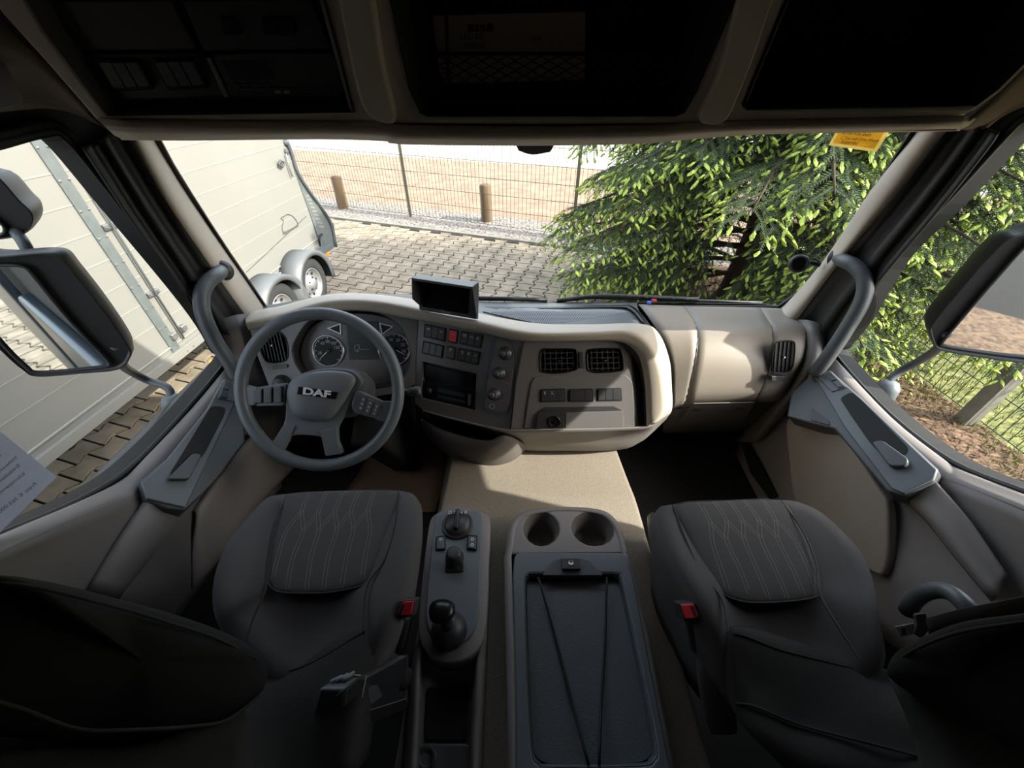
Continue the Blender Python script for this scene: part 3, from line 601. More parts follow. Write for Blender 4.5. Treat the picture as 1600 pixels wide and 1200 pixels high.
# upper pad between rim and windscreen
padb = [(380, 486), (440, 476), (520, 463), (600, 462), (680, 466), (760, 474), (860, 476), (940, 476), (996, 476)]
rows = [[P(x, y-2, Y=1.345) for x, y in padb], [P(x, y+5, Y=1.29) for x, y in padb],
        [P(x, y, Y=Y) for x, y, Y in [(386, 500, 1.22), (440, 484, 1.22), (515, 470, 1.22), (590, 470, 1.22), (660, 476, 1.22), (750, 492, 1.18), (840, 508, 1.14), (930, 510, 1.13), (1010, 512, 1.13)]],
        [P(x, y, Y=Y) for x, y, Y in [(386, 506, 1.2), (440, 492, 1.2), (515, 478, 1.2), (590, 478, 1.2), (660, 484, 1.2), (750, 498, 1.15), (840, 515, 1.11), (930, 516, 1.10), (1010, 518, 1.10)]]]
loft('upper_pad', rows, 'slate_d', dash, 4, 3, .004)
g0 = [P(752, 486, Y=1.20), P(785, 487, Y=1.235), P(955, 483, Y=1.265), P(985, 487, Y=1.25), P(1004, 505, Y=1.155), P(920, 507, Y=1.145), P(838, 505, Y=1.15)]
gn = (g0[2]-g0[6]).cross(g0[0]-g0[6]).normalized(); gn = gn if gn.z > 0 else -gn; GP = Plane(g0[6]+gn*.004, gn)
grl = plate('speaker_grille', GP, [(752, 486), (785, 487), (955, 483), (985, 487), (1004, 505), (920, 507), (838, 505)], -.006, 0, 'meshm', dash, r=.01)
hm = MB()
for j in range(9):
    for i in range(64):
        y = 488+j*2.0; x = 770+i*3.6+(1.8 if j % 2 else 0)+j*.6
        if x < 765+j*8.5 or x > 984+j*1.6: continue
        hm.lathe(GP.at(x, y, 0), GP.n, [(0, .0006), (.0024, .0006)], 6)
tag(hm.build('grille_hole', 'dark', grl), None, None, kind='stuff')
loft('grille_surround', [[P(x, y, Y=Y) for x, y, Y in [(748, 480, 1.28), (830, 481, 1.29), (960, 478, 1.30), (992, 482, 1.27), (1022, 518, 1.13)]], [P(x, y, Y=Y) for x, y, Y in [(750, 484, 1.25), (830, 484.5, 1.27), (957, 481.5, 1.28), (986, 485, 1.25), (1007, 507, 1.14)]]], 'gloss', dash, 4, 2, .006)
# passenger side
A = [(998, 476), (1067, 479), (1130, 480), (1187, 481), (1225, 483), (1247, 487), (1252, 492)]
B = [(1012, 494), (1080, 496), (1138, 496), (1197, 497), (1234, 498), (1258, 503), (1262, 508)]
C = [(1034, 530), (1090, 519), (1144, 516), (1207, 517), (1240, 516), (1259, 519), (1263, 524)]
Dd = [(1046, 575), (1088, 556), (1145, 556), (1205, 560), (1240, 560), (1255, 556), (1258, 560)]
E_ = [(1048, 610), (1081, 590), (1140, 590), (1196, 592), (1226, 593), (1240, 590), (1246, 592)]
Ff = [(1050, 632), (1072, 624), (1130, 622), (1184, 619), (1210, 620), (1224, 618), (1230, 606)]
G = [(1044, 640), (1062, 636), (1120, 634), (1176, 628), (1200, 628), (1216, 624), (1222, 612)]
YY = [[1.32]*7, [1.24]*5+[1.235, 1.27], [1.14]*5+[1.15, 1.2], [1.07]*5+[1.08, 1.14], [1.04]*5+[1.06, 1.12], [1.03]*5+[1.06, 1.12], [1.08]*5+[1.1, 1.14]]
rows = [[P(x, y, Y=Y) for (x, y), Y in zip(r, ys)] for r, ys in zip((A, B, C, Dd, E_, Ff, G), YY)]
def seg(name, a, b):
    loft(name, [r[a:b] for r in rows], 'pad', dash, 4, 3, .004)
seg('left_pad', 0, 2); seg('passenger_airbag_cover', 1, 4); seg('right_pad', 3, 7)
for k in (1, 3):
    pts = cr([r[k] for r in rows], 4); MB().tube([p*.999 for p in pts], .0016, 6, smooth=0).build('panel_seam', 'black', dash)
RV = Plane(P(1224, 556, Y=1.048), (.12, -.93, .30))
vent(RV, [(1212, 536), (1222, 532), (1238, 533), (1242, 540), (1240, 566), (1234, 580), (1222, 583), (1207, 581), (1206, 568), (1209, 545)], 5, 0, [(1210, 533), (1243, 533), (1238, 582), (1206, 582)], .3)
plate('vent_wheel', RV, [(1206, 588), (1228, 588), (1227, 595), (1206, 595)], -.01, .010, 'black', dash, r=.003)
LP = Plane(P(1120, 650, Y=1.09), (0, -.75, -.35))
loft('lower_passenger_panel', [[P(1040, 640, Y=1.08), P(1120, 634, Y=1.08), P(1215, 625, Y=1.09), P(1232, 618, Y=1.14)], [P(1036, 668, Y=1.14), P(1110, 664, Y=1.14), P(1166, 661, Y=1.14), P(1210, 655, Y=1.2)], [P(1036, 676, Y=1.24), P(1110, 676, Y=1.24), P(1166, 672, Y=1.24), P(1205, 665, Y=1.26)]], 'taupe_d', dash, 3, 3, .004)
pp = plate('fuse_cover', LP, [(1083, 631), (1180, 629), (1162, 660), (1058, 662)], .0, .004, 'taupe_d', dash, r=.006)
for x, y in ((1089, 640), (1156, 638)): MB().lathe(LP.at(x, y, .004), LP.n, [(.016, 0), (.016, .002), (.013, .002), (.012, -.002), (0, -.002)], 20).build('finger_hole', 'black', pp, True)
# footwell blocks (dark)
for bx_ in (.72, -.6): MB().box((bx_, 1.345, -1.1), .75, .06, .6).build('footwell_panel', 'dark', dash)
# left vent, knob, light switch
vent(FD, [(405, 519), (415, 512), (432, 516), (446, 528), (450, 552), (445, 564), (425, 567), (412, 560), (402, 532)], 7, 0, [(402, 515), (438, 513), (450, 565), (413, 566)])
plate('vent_wheel', FD, [(425, 572), (449, 569), (449, 574.5), (426, 577.5)], 0, .005, 'black', dash, r=.003)
knob(FD, 441, 600, .026, 0, None, 'black')
# steering column
col = thing('steering_column', 'black steering column cover with ribbed stalk behind the steering wheel', 'steering column', (-.5, 1.05, -.85))
WC = V((-.548, .84, -.711)); e = math.radians(36); a = math.radians(5); WN = V((math.sin(a)*math.cos(e), -math.cos(a)*math.cos(e), math.sin(e)))
wy = (V((0, 0, 1))-WN*WN.z).normalized(); wx = wy.cross(WN)
def Wp(x, y, h): return WC+wx*x+wy*y+WN*h
loft('column_cover', [[Wp(x*s, y*s+dy, h) for x, y in ((-.09, .05), (-.05, .085), (.05, .09), (.115, .06), (.10, -.03), (.04, -.07), (-.04, -.07), (-.09, -.03))] for s, h, dy in ((.5, -.03, -.02), (.85, -.05, -.02), (.92, -.10, -.025), (.85, -.18, -.04), (.7, -.26, -.06))], 'slate_d', col, 3, 3, .004, closed=True)
MB().tube([P(628, 612, d=1.16), P(645, 612, d=1.17)], .009, 12).build('stalk_arm', 'black', col, True)
sp = [P(x, 612-.1*(x-640), d=1.165) for x in (638, 644, 652, 657)]
MB().tube(sp, [.011, .0135, .0145, .012], 18).build('stalk_grip', 'slate_d', col, True)
rb = MB()
for k in range(9): 
    q = P(639+k*1.8, 612-.1*(k*1.8), d=1.165); rb.lathe(q, sp[-1]-sp[0], [(.0135, -.0006), (.0152, 0), (.0135, .0006)], 18)
rb.build('stalk_rib', 'black', col, True)
MB().box((-.47, 1.02, -1.12), .12, .16, .5, Matrix.Rotation(.5, 3, 'X')).build('column_shaft_cover', 'dark', col, bevel=.02)
for (x, w, lb) in ((-.62, .06, 'left'), (-.42, .05, 'right')):
    pd = thing('foot_pedal', '%s black foot pedal hanging in the dark driver footwell' % lb, 'pedal', (x, 1.12, -1.2), 'pedals in the driver footwell')
    MB().box((x, 1.12, -1.25), w, .02, .09, Matrix.Rotation(-.5, 3, 'X')).build('pedal_pad', 'rubber', pd, bevel=.004)
    MB().tube([(x, 1.14, -1.24), (x, 1.2, -1.1), (x, 1.22, -.95)], .008, 8).build('pedal_arm', 'black', pd, True)
# ================================================================ steering wheel
sw = thing('steering_wheel', 'large grey leather four spoke steering wheel with nameplate on its hub', 'steering wheel', tuple(WC))
t = MB(); n = 96
ringpts = [Wp(.2175*math.cos(k*2*math.pi/n), .2175*math.sin(k*2*math.pi/n), 0) for k in range(n)]
vs = []; fs = []; q = 20
for k in range(n):
    an = k*2*math.pi/n; rd = wx*math.cos(an)+wy*math.sin(an)
    for j in range(q):
        b = j*2*math.pi/q; vs.append(WC+rd*(.2180+.0175*math.cos(b))+WN*(.0165*math.sin(b)))
for k in range(n):
    for j in range(q): fs.append((k*q+j, ((k+1) % n)*q+j, ((k+1) % n)*q+(j+1) % q, k*q+(j+1) % q))
raw('rim', vs, fs, 'wheel', sw, True)
WP = Plane(Wp(0, 0, .0), WN)
body = smoothpx([(449, 602), (462, 588), (490, 578), (520, 576), (548, 579), (562, 590), (566, 600), (556, 616), (546, 632), (536, 650), (526, 668), (522, 686), (523, 700), (510, 705), (505, 690), (500, 683), (470, 680), (450, 684), (446, 694), (437, 694), (428, 690), (436, 678), (445, 655), (446, 630), (444, 612)], 3)
plate('hub_frame', WP, body, -.035, -.004, 'hub', sw, bevel=.01, seg=4)
hubp = smoothpx([(451, 604), (463, 590), (490, 581), (520, 579), (546, 583), (556, 594), (546, 614), (534, 634), (522, 650), (511, 657), (490, 658), (468, 655), (455, 640), (449, 620)], 4)
pad = pillow('airbag_cover', [WP.at(x, y, .0) for x, y in hubp], WN, .022, 'hub', sw, k=8, n=1, back=False)
for s, q in ((0, [(395, 606), (448, 598), (444, 634), (398, 635), (389, 620)]), (1, [(556, 608), (600, 628), (588, 655), (552, 645), (548, 632)])):
    plate('spoke', WP, smoothpx([q[0], q[1], q[2], q[3]]+q[4:], 1), -.02, .0, 'hub', sw, r=.01, bevel=.005, seg=3)
plate('spoke', WP, [(375, 600), (400, 606), (398, 634), (384, 634), (374, 622)], -.015, .006, 'hub', sw, r=.006, bevel=.005)
plate('spoke', WP, [(596, 627), (618, 628), (612, 645), (600, 660), (584, 654)], -.015, .002, 'hub', sw, r=.006, bevel=.005)
for qx in ([(429, 686), (444, 662), (460, 664), (451, 684), (440, 707), (416, 700)], [(500, 674), (526, 666), (527, 690), (535, 709), (508, 713)]):
    plate('spoke', WP, qx, -.02, .002, 'hub', sw, r=.006, bevel=.005)
for k in range(3):
    x = 396+k*15.5; plate('spoke_button', WP, [(x, 609-k*2), (x+12, 607-k*2), (x+12, 630-k*.5), (x, 630)], .0, .007, 'slate_d', sw, r=.004, bevel=.002)
q = [(564, 616), (596, 634), (588, 653), (556, 642)]
for k in range(3):
    qq = subq(q, .02+k*.33, .31+k*.33, 0, 1); b = plate('spoke_button', WP, qq, .0, .007, 'slate_d', sw, r=.003, bevel=.002)
    for j in range(3): plate('button_symbol', WP, subq(qq, .35, .65, .15+j*.27, .28+j*.27), .007, .0075, 'grey', b, bevel=0)
HB = Plane(WC+WN*.024, WN)
bd = plate('nameplate', HB, [(466, 604), (528, 613), (524, 624), (464, 616)], -.006, .001, 'gloss', sw, r=.001, bevel=.0008)
text('nameplate_lettering', 'DAF', HB, (473, 615.5), (516, 621.5), 'white', bd, h=.0015, ext=.0008, hscale=.66, bold=.035)
# ================================================================ seats
def grid(name, rows, m, parent, nu=4, nv=4, th=.0): return loft(name, [[P(x, y, Z=z) for x, y, z in r] for r in rows], m, parent, nu, nv, th)
def skirt(ring_, drop, inset, c):
    return [p+V(((c.x-p.x)*inset, (c.y-p.y)*inset, -drop)) for p in ring_]
ds = thing('driver_seat', 'dark fabric driver seat with stitched cushion and folded armrest, behind the steering wheel', 'seat', (-.42, .3, FZ))
ps = thing('passenger_seat', 'dark fabric passenger seat with stitched cushion, right of the storage box', 'seat', (.6, .3, FZ))
# cushions as closed shapes : outer outline ring -> puffed
def cushion(S_, outl, z0, insert, zi, stitches, bol, body):
    O = [P(x, y, Z=z) for x, y, z in outl]; O = cr(O, 4, True); c = sum(O, V())/len(O)
    rows = []
    for s, dz in ((.72, -.30), (.80, -.22), (.93, -.10), (1.0, -.03), (.985, -.006), (.93, .012), (.80, .012), (.6, .002), (.3, -.004), (.02, -.004)):
        rows.append([c+V(((p.x-c.x)*s, (p.y-c.y)*s, (p.z-c.z)*s+dz)) for p in O])
    o = loft('seat_cushion', rows, 'fabric', S_, 1, 1, closed=True)
    # inner panel
    I = [P(x, y, Z=zi) for x, y in smoothpx(insert, 3)]; 
    pn = pillow('centre_panel', I, (0, 0, 1), .010, 'fabric2', S_, k=8, n=1, back=False)
    top = lambda x, y: P(x, y, Z=zi+.0105)
    MB().tube(I+[I[0]], .0022, 6, smooth=0).build('seam', 'dark', S_)
    st = MB()
    for ln in stitches:
        pts = cr([P(x, y, Z=zi) for x, y in ln], 7)
        for off in (-.0035, .0035):
            for i in range(len(pts)-1):
                a, b = pts[i], pts[i+1]; 
                ci = sum(I, V())/len(I)
                def hh(p):
                    # radial height on the pillow
                    best = 1e9
                    d = p-ci; L = d.length; r = 1e9
                    for q in I:
                        dq = q-ci
                        if dq.normalized().dot(d.normalized()) > .985: r = min(r, dq.length)
                    s = min(L/max(r, 1e-4), 1) if r < 1e8 else .5
                    return .010*math.sqrt(max(0, 1-(s**(1/.7))**2))
                n = (b-a).cross(V((0, 0, 1))).normalized()*off
                for t0 in (.0, .34, .67):
                    p = a.lerp(b, t0)+n; q2 = a.lerp(b, t0+.22)+n
                    p.z += hh(p)+.0008; q2.z += hh(q2)+.0008
                    w = (q2-p).cross(V((0, 0, 1))).normalized()*.0005
                    st.add([p-w, p+w, q2+w, q2-w], [(0, 1, 2, 3)])
    if st.v: st.build('stitching', 'stitch', S_)
    for b in bol:
        pts = cr([P(x, y, Z=z) for x, y, z in b], 5); MB().tube([p-V((0, 0, .006)) for p in pts], .0018, 6, smooth=0).build('seam', 'dark', S_)
cushion(ds, [(440, 771, -.80), (530, 765, -.80), (625, 765, -.80), (648, 770, -.80), (657, 790, -.79), (655, 850, -.78), (636, 935, -.78), (610, 1000, -.79), (560, 1080, -.83), (450, 1090, -.85), (360, 1010, -.82), (331, 965, -.79), (328, 912, -.78), (345, 858, -.78), (380, 812, -.79), (412, 779, -.80)], -.8,
  [(450, 773), (535, 769), (622, 769), (616, 815), (600, 870), (588, 898), (570, 914), (520, 925), (480, 927), (436, 925), (420, 912), (417, 890), (424, 836), (436, 800)], -.79,
  [[(486, 771), (474, 801), (476, 834), (461, 873), (450, 922)], [(512, 769), (500, 803), (500, 834), (489, 872), (480, 925)], [(538, 768), (526, 801), (528, 832), (516, 872), (506, 925)],
   [(562, 768), (551, 801), (554, 830), (544, 872), (534, 922)], [(587, 768), (577, 800), (580, 830), (573, 868), (566, 910)], [(474, 801), (449, 834), (436, 874), (428, 905)], [(526, 801), (500, 834)], [(551, 801), (528, 832)], [(500, 803), (476, 834)], [(577, 800), (554, 830)]],
  [[(447, 771, -.783), (430, 810, -.775), (416, 870, -.775), (414, 915, -.775), (395, 960, -.775), (382, 1000, -.78)], [(622, 767, -.783), (616, 820, -.774), (600, 872, -.772), (572, 915, -.772), (566, 985, -.772)]], None)
cushion(ps, [(1052, 786, -.80), (1130, 780, -.80), (1222, 779, -.80), (1255, 785, -.80), (1292, 805, -.79), (1345, 858, -.78), (1370, 908, -.78), (1380, 970, -.78), (1388, 1040, -.80), (1330, 1100, -.84), (1200, 1110, -.86), (1140, 1060, -.83), (1105, 1000, -.80), (1077, 940, -.78), (1040, 875, -.78), (1021, 818, -.79), (1028, 790, -.80)], -.8,
  [(1054, 789), (1135, 783), (1221, 783), (1246, 818), (1266, 856), (1283, 905), (1280, 927), (1262, 936), (1210, 941), (1168, 941), (1136, 932), (1116, 914), (1088, 870), (1068, 825)], -.79,
  [[(1090, 785), (1107, 819), (1111, 850), (1124, 890), (1137, 925)], [(1114, 784), (1132, 816), (1133, 848), (1152, 890), (1172, 938)], [(1138, 783), (1157, 816), (1160, 846), (1178, 890), (1200, 938)],
   [(1161, 782), (1182, 815), (1186, 845), (1206, 890), (1229, 937)], [(1190, 782), (1208, 815), (1212, 845), (1232, 886), (1254, 932)], [(1107, 819), (1133, 848)], [(1132, 816), (1160, 846)], [(1157, 816), (1186, 845)], [(1182, 815), (1212, 845)], [(1208, 815), (1236, 842), (1258, 885), (1275, 925)]],
  [[(1052, 786, -.783), (1072, 838, -.775), (1096, 890, -.775), (1130, 935, -.775), (1140, 985, -.775)], [(1222, 780, -.783), (1255, 825, -.774), (1278, 880, -.772), (1285, 930, -.772), (1345, 1028, -.772)]], None)
# backrests: lower bolster and upper wing
def dpt(l): return [P(x, y, d=d) for x, y, d in l]
def solid(name, rows, m, S_, nu=4, nv=3): return loft(name, [dpt(r) for r in rows], m, S_, nu, nv, .004)
# driver lower backrest (front bolster facing forward, seen from above)
solid('backrest_bolster', [[(380, 1030, .74), (419, 1046, .72), (488, 1016, .72), (553, 981, .73), (584, 977, .74), (592, 1012, .74)],
   [(390, 1040, .70), (420, 1058, .69), (488, 1034, .69), (562, 990, .70), (584, 988, .71), (590, 1018, .71)],
   [(380, 1090, .66), (430, 1090, .655), (490, 1070, .655), (560, 1040, .66), (588, 1030, .68), (590, 1060, .70)],
   [(360, 1140, .62), (430, 1150, .615), (490, 1140, .61), (550, 1120, .61), (570, 1110, .64), (585, 1110, .68)],
   [(340, 1230, .56), (420, 1240, .56), (490, 1240, .56), (540, 1220, .57), (560, 1200, .6), (575, 1180, .66)]], 'fabric_d', ds)
MB().tube(dpt([(400, 1066, .69), (419, 1059, .687), (488, 1035, .687), (562, 991, .697), (580, 987, .706)]), .002, 6).build('piping', 'fabric_d', ds, True)
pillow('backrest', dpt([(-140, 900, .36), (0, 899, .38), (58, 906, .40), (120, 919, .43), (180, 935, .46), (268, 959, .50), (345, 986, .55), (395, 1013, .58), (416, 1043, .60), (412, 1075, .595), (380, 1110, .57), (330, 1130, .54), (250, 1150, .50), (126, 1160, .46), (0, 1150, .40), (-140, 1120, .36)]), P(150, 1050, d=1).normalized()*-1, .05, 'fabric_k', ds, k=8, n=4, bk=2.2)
MB().tube(dpt([(-20, 1092, .35), (40, 1110, .37), (126, 1140, .40), (220, 1140, .43), (300, 1135, .47), (357, 1124, .52), (414, 1080, .575)]), .002, 6).build('piping', 'fabric_d', ds, True)
MB().tube(dpt([(0, 911, .36), (58, 918, .375), (180, 948, .43), (268, 974, .47), (345, 1000, .52), (400, 1030, .565)]), .0018, 6).build('piping', 'fabric_d', ds, True)
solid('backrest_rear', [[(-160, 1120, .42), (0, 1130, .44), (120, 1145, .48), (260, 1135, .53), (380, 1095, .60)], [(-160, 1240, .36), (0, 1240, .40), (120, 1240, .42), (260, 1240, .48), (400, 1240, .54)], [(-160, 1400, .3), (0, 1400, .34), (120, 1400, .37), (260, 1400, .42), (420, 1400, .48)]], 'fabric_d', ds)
# passenger
solid('backrest_bolster', [[(1120, 1000, .74), (1130, 984, .73), (1155, 979, .72), (1215, 993, .715), (1307, 1023, .70), (1380, 1046, .69), (1410, 1060, .68)],
   [(1122, 1008, .71), (1134, 992, .70), (1158, 990, .695), (1215, 1012, .69), (1300, 1034, .68), (1370, 1054, .67), (1400, 1066, .66)],
   [(1130, 1040, .70), (1142, 1050, .67), (1170, 1060, .665), (1230, 1080, .655), (1310, 1095, .64), (1380, 1110, .62), (1420, 1120, .60)],
   [(1138, 1085, .70), (1150, 1100, .655), (1180, 1105, .64), (1240, 1130, .63), (1310, 1150, .61), (1400, 1173, .585), (1460, 1190, .56)],
   [(1155, 1120, .69), (1172, 1145, .63), (1200, 1160, .61), (1240, 1180, .60), (1310, 1200, .58), (1400, 1230, .56), (1460, 1250, .53)],
   [(1210, 1170, .68), (1230, 1195, .62), (1250, 1230, .60), (1280, 1260, .58), (1340, 1280, .56), (1420, 1300, .54), (1480, 1320, .52)]], 'fabric_d', ps)
MB().tube(dpt([(1130, 996, .70), (1158, 992, .692), (1215, 1014, .687), (1300, 1036, .677), (1350, 1048, .672)]), .002, 6).build('piping', 'fabric_d', ps, True)
MB().tube(dpt([(1150, 1099, .65), (1180, 1104, .636), (1240, 1129, .626), (1310, 1149, .606), (1400, 1172, .58), (1500, 1200, .55)]), .002, 6).build('piping', 'fabric_d', ps, True)
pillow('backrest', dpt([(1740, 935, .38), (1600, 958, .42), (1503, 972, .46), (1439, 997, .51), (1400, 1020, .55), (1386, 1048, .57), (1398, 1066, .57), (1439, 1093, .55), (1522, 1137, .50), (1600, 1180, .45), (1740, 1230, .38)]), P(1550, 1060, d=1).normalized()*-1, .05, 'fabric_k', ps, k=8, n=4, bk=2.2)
MB().tube(dpt([(1600, 972, .395), (1503, 987, .43), (1440, 1010, .485), (1404, 1032, .535), (1393, 1050, .555)]), .0018, 6).build('piping', 'fabric_d', ps, True)
solid('backrest_rear', [[(1390, 1060, .60), (1440, 1095, .57), (1522, 1139, .53), (1600, 1180, .48), (1760, 1230, .4)], [(1430, 1160, .56), (1480, 1190, .53), (1540, 1220, .50), (1620, 1260, .45), (1760, 1300, .38)], [(1450, 1300, .5), (1500, 1330, .47), (1560, 1360, .44), (1640, 1400, .40), (1780, 1420, .35)]], 'fabric_d', ps)
# armrest of the driver seat (folded up)
far = [P(538, 1054, d=.66), P(637, 1017, d=.70), P(637, 1085, d=.72), P(542, 1128, d=.68)]
am = MB(); am.hexa([P(496, 1076, d=.60), P(543, 1060, d=.61), P(538, 1128, d=.62), P(484, 1122, d=.60)], [P(540, 1050, d=.66), P(570, 1040, d=.66), P(570, 1110, d=.70), P(540, 1120, d=.68)])
ar = MB().hexa([P(497, 1074, d=.62), P(541, 1076, d=.61), P(536, 1122, d=.62), P(485, 1122, d=.62)], [P(548, 1046, d=.69), P(637, 1018, d=.73), P(636, 1100, d=.72), P(575, 1125, d=.69)])
arm = ar.build('armrest', 'slate_d', ds, bevel=.008, seg=3)
MB().hexa([P(541, 1076, d=.612), P(562, 1058, d=.63), P(556, 1110, d=.63), P(536, 1122, d=.622)], [P(637, 1022, d=.71), P(638, 1022, d=.74), P(637, 1100, d=.74), P(634, 1098, d=.71)]).build('armrest_side', 'black', arm, bevel=.004)
MB().hexa([P(541, 1120, d=.625), P(637, 1090, d=.70), P(637, 1106, d=.71), P(545, 1146, d=.635)], [P(541, 1120, d=.69), P(637, 1090, d=.76), P(637, 1106, d=.77), P(545, 1146, d=.70)]).build('armrest_bracket', 'black', arm, bevel=.004)
for k in range(3): MB().tube(dpt([(518+k*9, 1066-k*2, .63), (540+k*9, 1055-k*3, .66)]), .004, 8, smooth=0).build('adjuster_wheel', 'slate', arm, True)
MB().tube(dpt([(540, 1054, .66), (572, 1056, .635), (562, 1108, .63)]), .0012, 6, smooth=0).build('armrest_line', 'grey', arm, True)
MB().lathe(P(631, 1060, d=.715), V((.9, -.3, .5)), [(.006, 0), (.016, 0), (.018, .004), (.012, .007), (0, .007)], 20).build('hinge_cap', 'dark', arm, True)
# recliner cover of the passenger seat
loft('recliner_cover', [dpt([(1092, 1012, .78), (1090, 1050, .78), (1100, 1110, .79), (1112, 1146, .82)]), dpt([(1096, 1008, .76), (1096, 1050, .75), (1108, 1110, .76), (1120, 1146, .79)]), dpt([(1114, 1008, .75), (1122, 1046, .74), (1140, 1100, .75), (1146, 1146, .78)]), dpt([(1118, 1012, .78), (1130, 1046, .78), (1146, 1090, .79), (1150, 1140, .82)])], 'coal', ps, 3, 4, .004)
MB().tube(dpt([(1116, 1014, .745), (1124, 1040, .735), (1137, 1075, .74), (1144, 1100, .745)]), .004, 8).build('recliner_lever', 'black', ps, True)
loft('seat_side_cover', [dpt([(1020, 800, 1.05), (1026, 850, 1.0), (1050, 920, .97)]), dpt([(1012, 810, 1.08), (1018, 860, 1.04), (1044, 930, 1.0)]), dpt([(1020, 840, 1.12), (1026, 890, 1.08), (1050, 950, 1.04)])], 'black', ps, 3, 3, .004)
# buckles
def buckle(lbl, q, body, hole, nx):
    t = thing('seat_belt_buckle', lbl, 'buckle', P(*body[0][:2], d=body[0][2]))
    MB().tube(dpt(body), [.015, .013, .012, .012][:len(body)], 10).build('buckle_housing', 'black', t, True)
    pl = Plane(P(*q[0], d=.715), (nx, -.5, .8))
    plate('buckle_top', pl, [(q[0][0]-3, q[0][1]-3), (q[1][0]+3, q[1][1]-3), (q[2][0]+2, q[2][1]+4), (q[3][0]-3, q[3][1]+4)], -.03, -.002, 'black', t, r=.004, bevel=.002)
    plate('release_button', pl, q, -.002, .004, 'red', t, r=.002, bevel=.001)
    plate('tongue_slot', pl, hole, .004, .0045, 'dark', t, bevel=0)
buckle('seat belt buckle with red button beside the driver seat', [(629, 941), (645, 940), (641, 961), (621, 961)], [(631, 958, .74), (627, 985, .75), (622, 1012, .77)], [(629, 944), (632, 944), (627, 960), (622, 960)], -.15)
buckle('seat belt buckle with red button beside the passenger seat', [(1066, 946), (1084, 944), (1092, 964), (1073, 967)], [(1078, 962, .74), (1083, 985, .75), (1087, 1012, .77)], [(1079, 947), (1084, 947), (1090, 963), (1086, 964)], .15)
# passenger belt
bt = thing('seat_belt', 'black seat belt with metal tongue hanging beside the passenger backrest', 'seat belt', P(1440, 980, d=.62))
loft('belt_webbing', [dpt([(1447, 966, .60), (1500, 952, .55), (1560, 940, .50), (1700, 912, .42)]), dpt([(1452, 990, .60), (1500, 980, .56), (1560, 968, .51), (1700, 945, .43)])], 'fabric_d', bt, 3, 2, .002)
TP = Plane(P(1420, 985, d=.62), (-.3, -.5, .8))
plate('belt_clip', TP, [(1430, 960), (1447, 958), (1452, 985), (1440, 998), (1428, 990), (1433, 975)], -.003, .004, 'black', bt, r=.003)
plate('belt_tongue', TP, [(1399, 979), (1428, 974), (1431, 990), (1408, 996)], -.001, .001, 'steel', bt, r=.002, bevel=.0004)
plate('tongue_slot', TP, [(1408, 982), (1414, 981), (1416, 991), (1410, 992)], .001, .0014, 'dark', bt, bevel=0)
gh = MB().tube(dpt([(1418, 955, .74), (1428, 938, .72), (1445, 926, .70), (1468, 922, .68), (1488, 928, .66), (1508, 945, .64), (1524, 966, .63)]), .0135, 14).build('grab_bar', 'slate_d', None, True)
tag(gh, 'black curved bar handle between passenger seat and door', 'handle')
# ================================================================ gear console
gc = thing('gear_console', 'narrow grey console with gear lever and rotary dials beside the driver seat', 'console', (-.16, .35, -1.07))
def dd(l, dz=0): return [P(x, y, Z=z) for x, y, z in l]
outer = [(676, 806), (690, 798), (700, 794), (716, 791), (733, 795), (745, 799), (762, 805), (766, 820), (764, 880), (762, 940), (759, 985), (748, 1015), (728, 1030), (700, 1036), (674, 1028), (658, 1008), (653, 975), (657, 920), (664, 860), (670, 820)]
O = [P(x, y, Z=-.985) for x, y in smoothpx(outer, 3)]; c = sum(O, V())/len(O)
rows = [[c+V(((p.x-c.x)*s, (p.y-c.y)*s2, p.z-c.z-dz)) for p in O] for s, s2, dz in ((1.0, 1.0, .10), (1.0, 1.0, .05), (1.0, 1.0, .012), (.985, .995, .002), (.95, .985, 0), (.7, .8, -.001), (.02, .02, -.001))]
loft('console_body', rows, 'taupe', gc, 1, 1, closed=True)
GPn = Plane((0, 0, -.984), (0, 0, 1))
ins = plate('control_plate', GPn, smoothpx([(683, 802), (700, 797), (733, 798), (751, 804), (751, 860), (747, 950), (740, 985), (722, 1004), (702, 1008), (682, 1000), (669, 980), (666, 950), (672, 880), (679, 820)], 3), -.002, .006, 'slate', gc, bevel=.002)
GQ = Plane((0, 0, -.978), (0, 0, 1))
def ringlathe(nm, x, y, prof, m, par, n=36, ax=(0, 0, 1)): return MB().lathe(GQ.at(x, y), ax, prof, n).build(nm, m, par, True)
sel = ringlathe('gear_selector', 715, 821, [(.043, 0), (.042, .006), (.038, .007), (.036, .004), (.034, .012), (.031, .018), (.0, .018)], 'black', gc)
MB().box(GQ.at(715, 819)+V((0, 0, .024)), .013, .060, .014).build('selector_grip', 'gloss', sel, bevel=.004)
text('selector_marks', 'D M N R', GQ, (701, 803), (730, 803), 'white', sel, h=.0215, ext=.0002)
for q, nm, ic in (([(681, 838), (696, 836), (696, 859), (680, 860)], 'rocker_switch', ['≡']), ([(730, 835), (746, 836), (745, 860), (729, 858)], 'rocker_switch', ['o', 'o'])):
    b = plate('switch_frame', GQ, q, 0, .005, 'dark', gc, r=.004); b2 = plate('rocker_switch', GQ, subq(q, .12, .88, .1, .9), .005, .009, 'slate_d', b, r=.002, bevel=.0015)
    for k, s in enumerate(ic): text('switch_symbol', s, GQ, bil(q, .35, .38+k*.38), bil(q, .65, .38+k*.38), 'white', b2, h=.0098, ext=.0001)
jb = plate('joystick_base', GQ, [(697, 868), (723, 868), (724, 893), (695, 893)], 0, .005, 'dark', gc, r=.004)
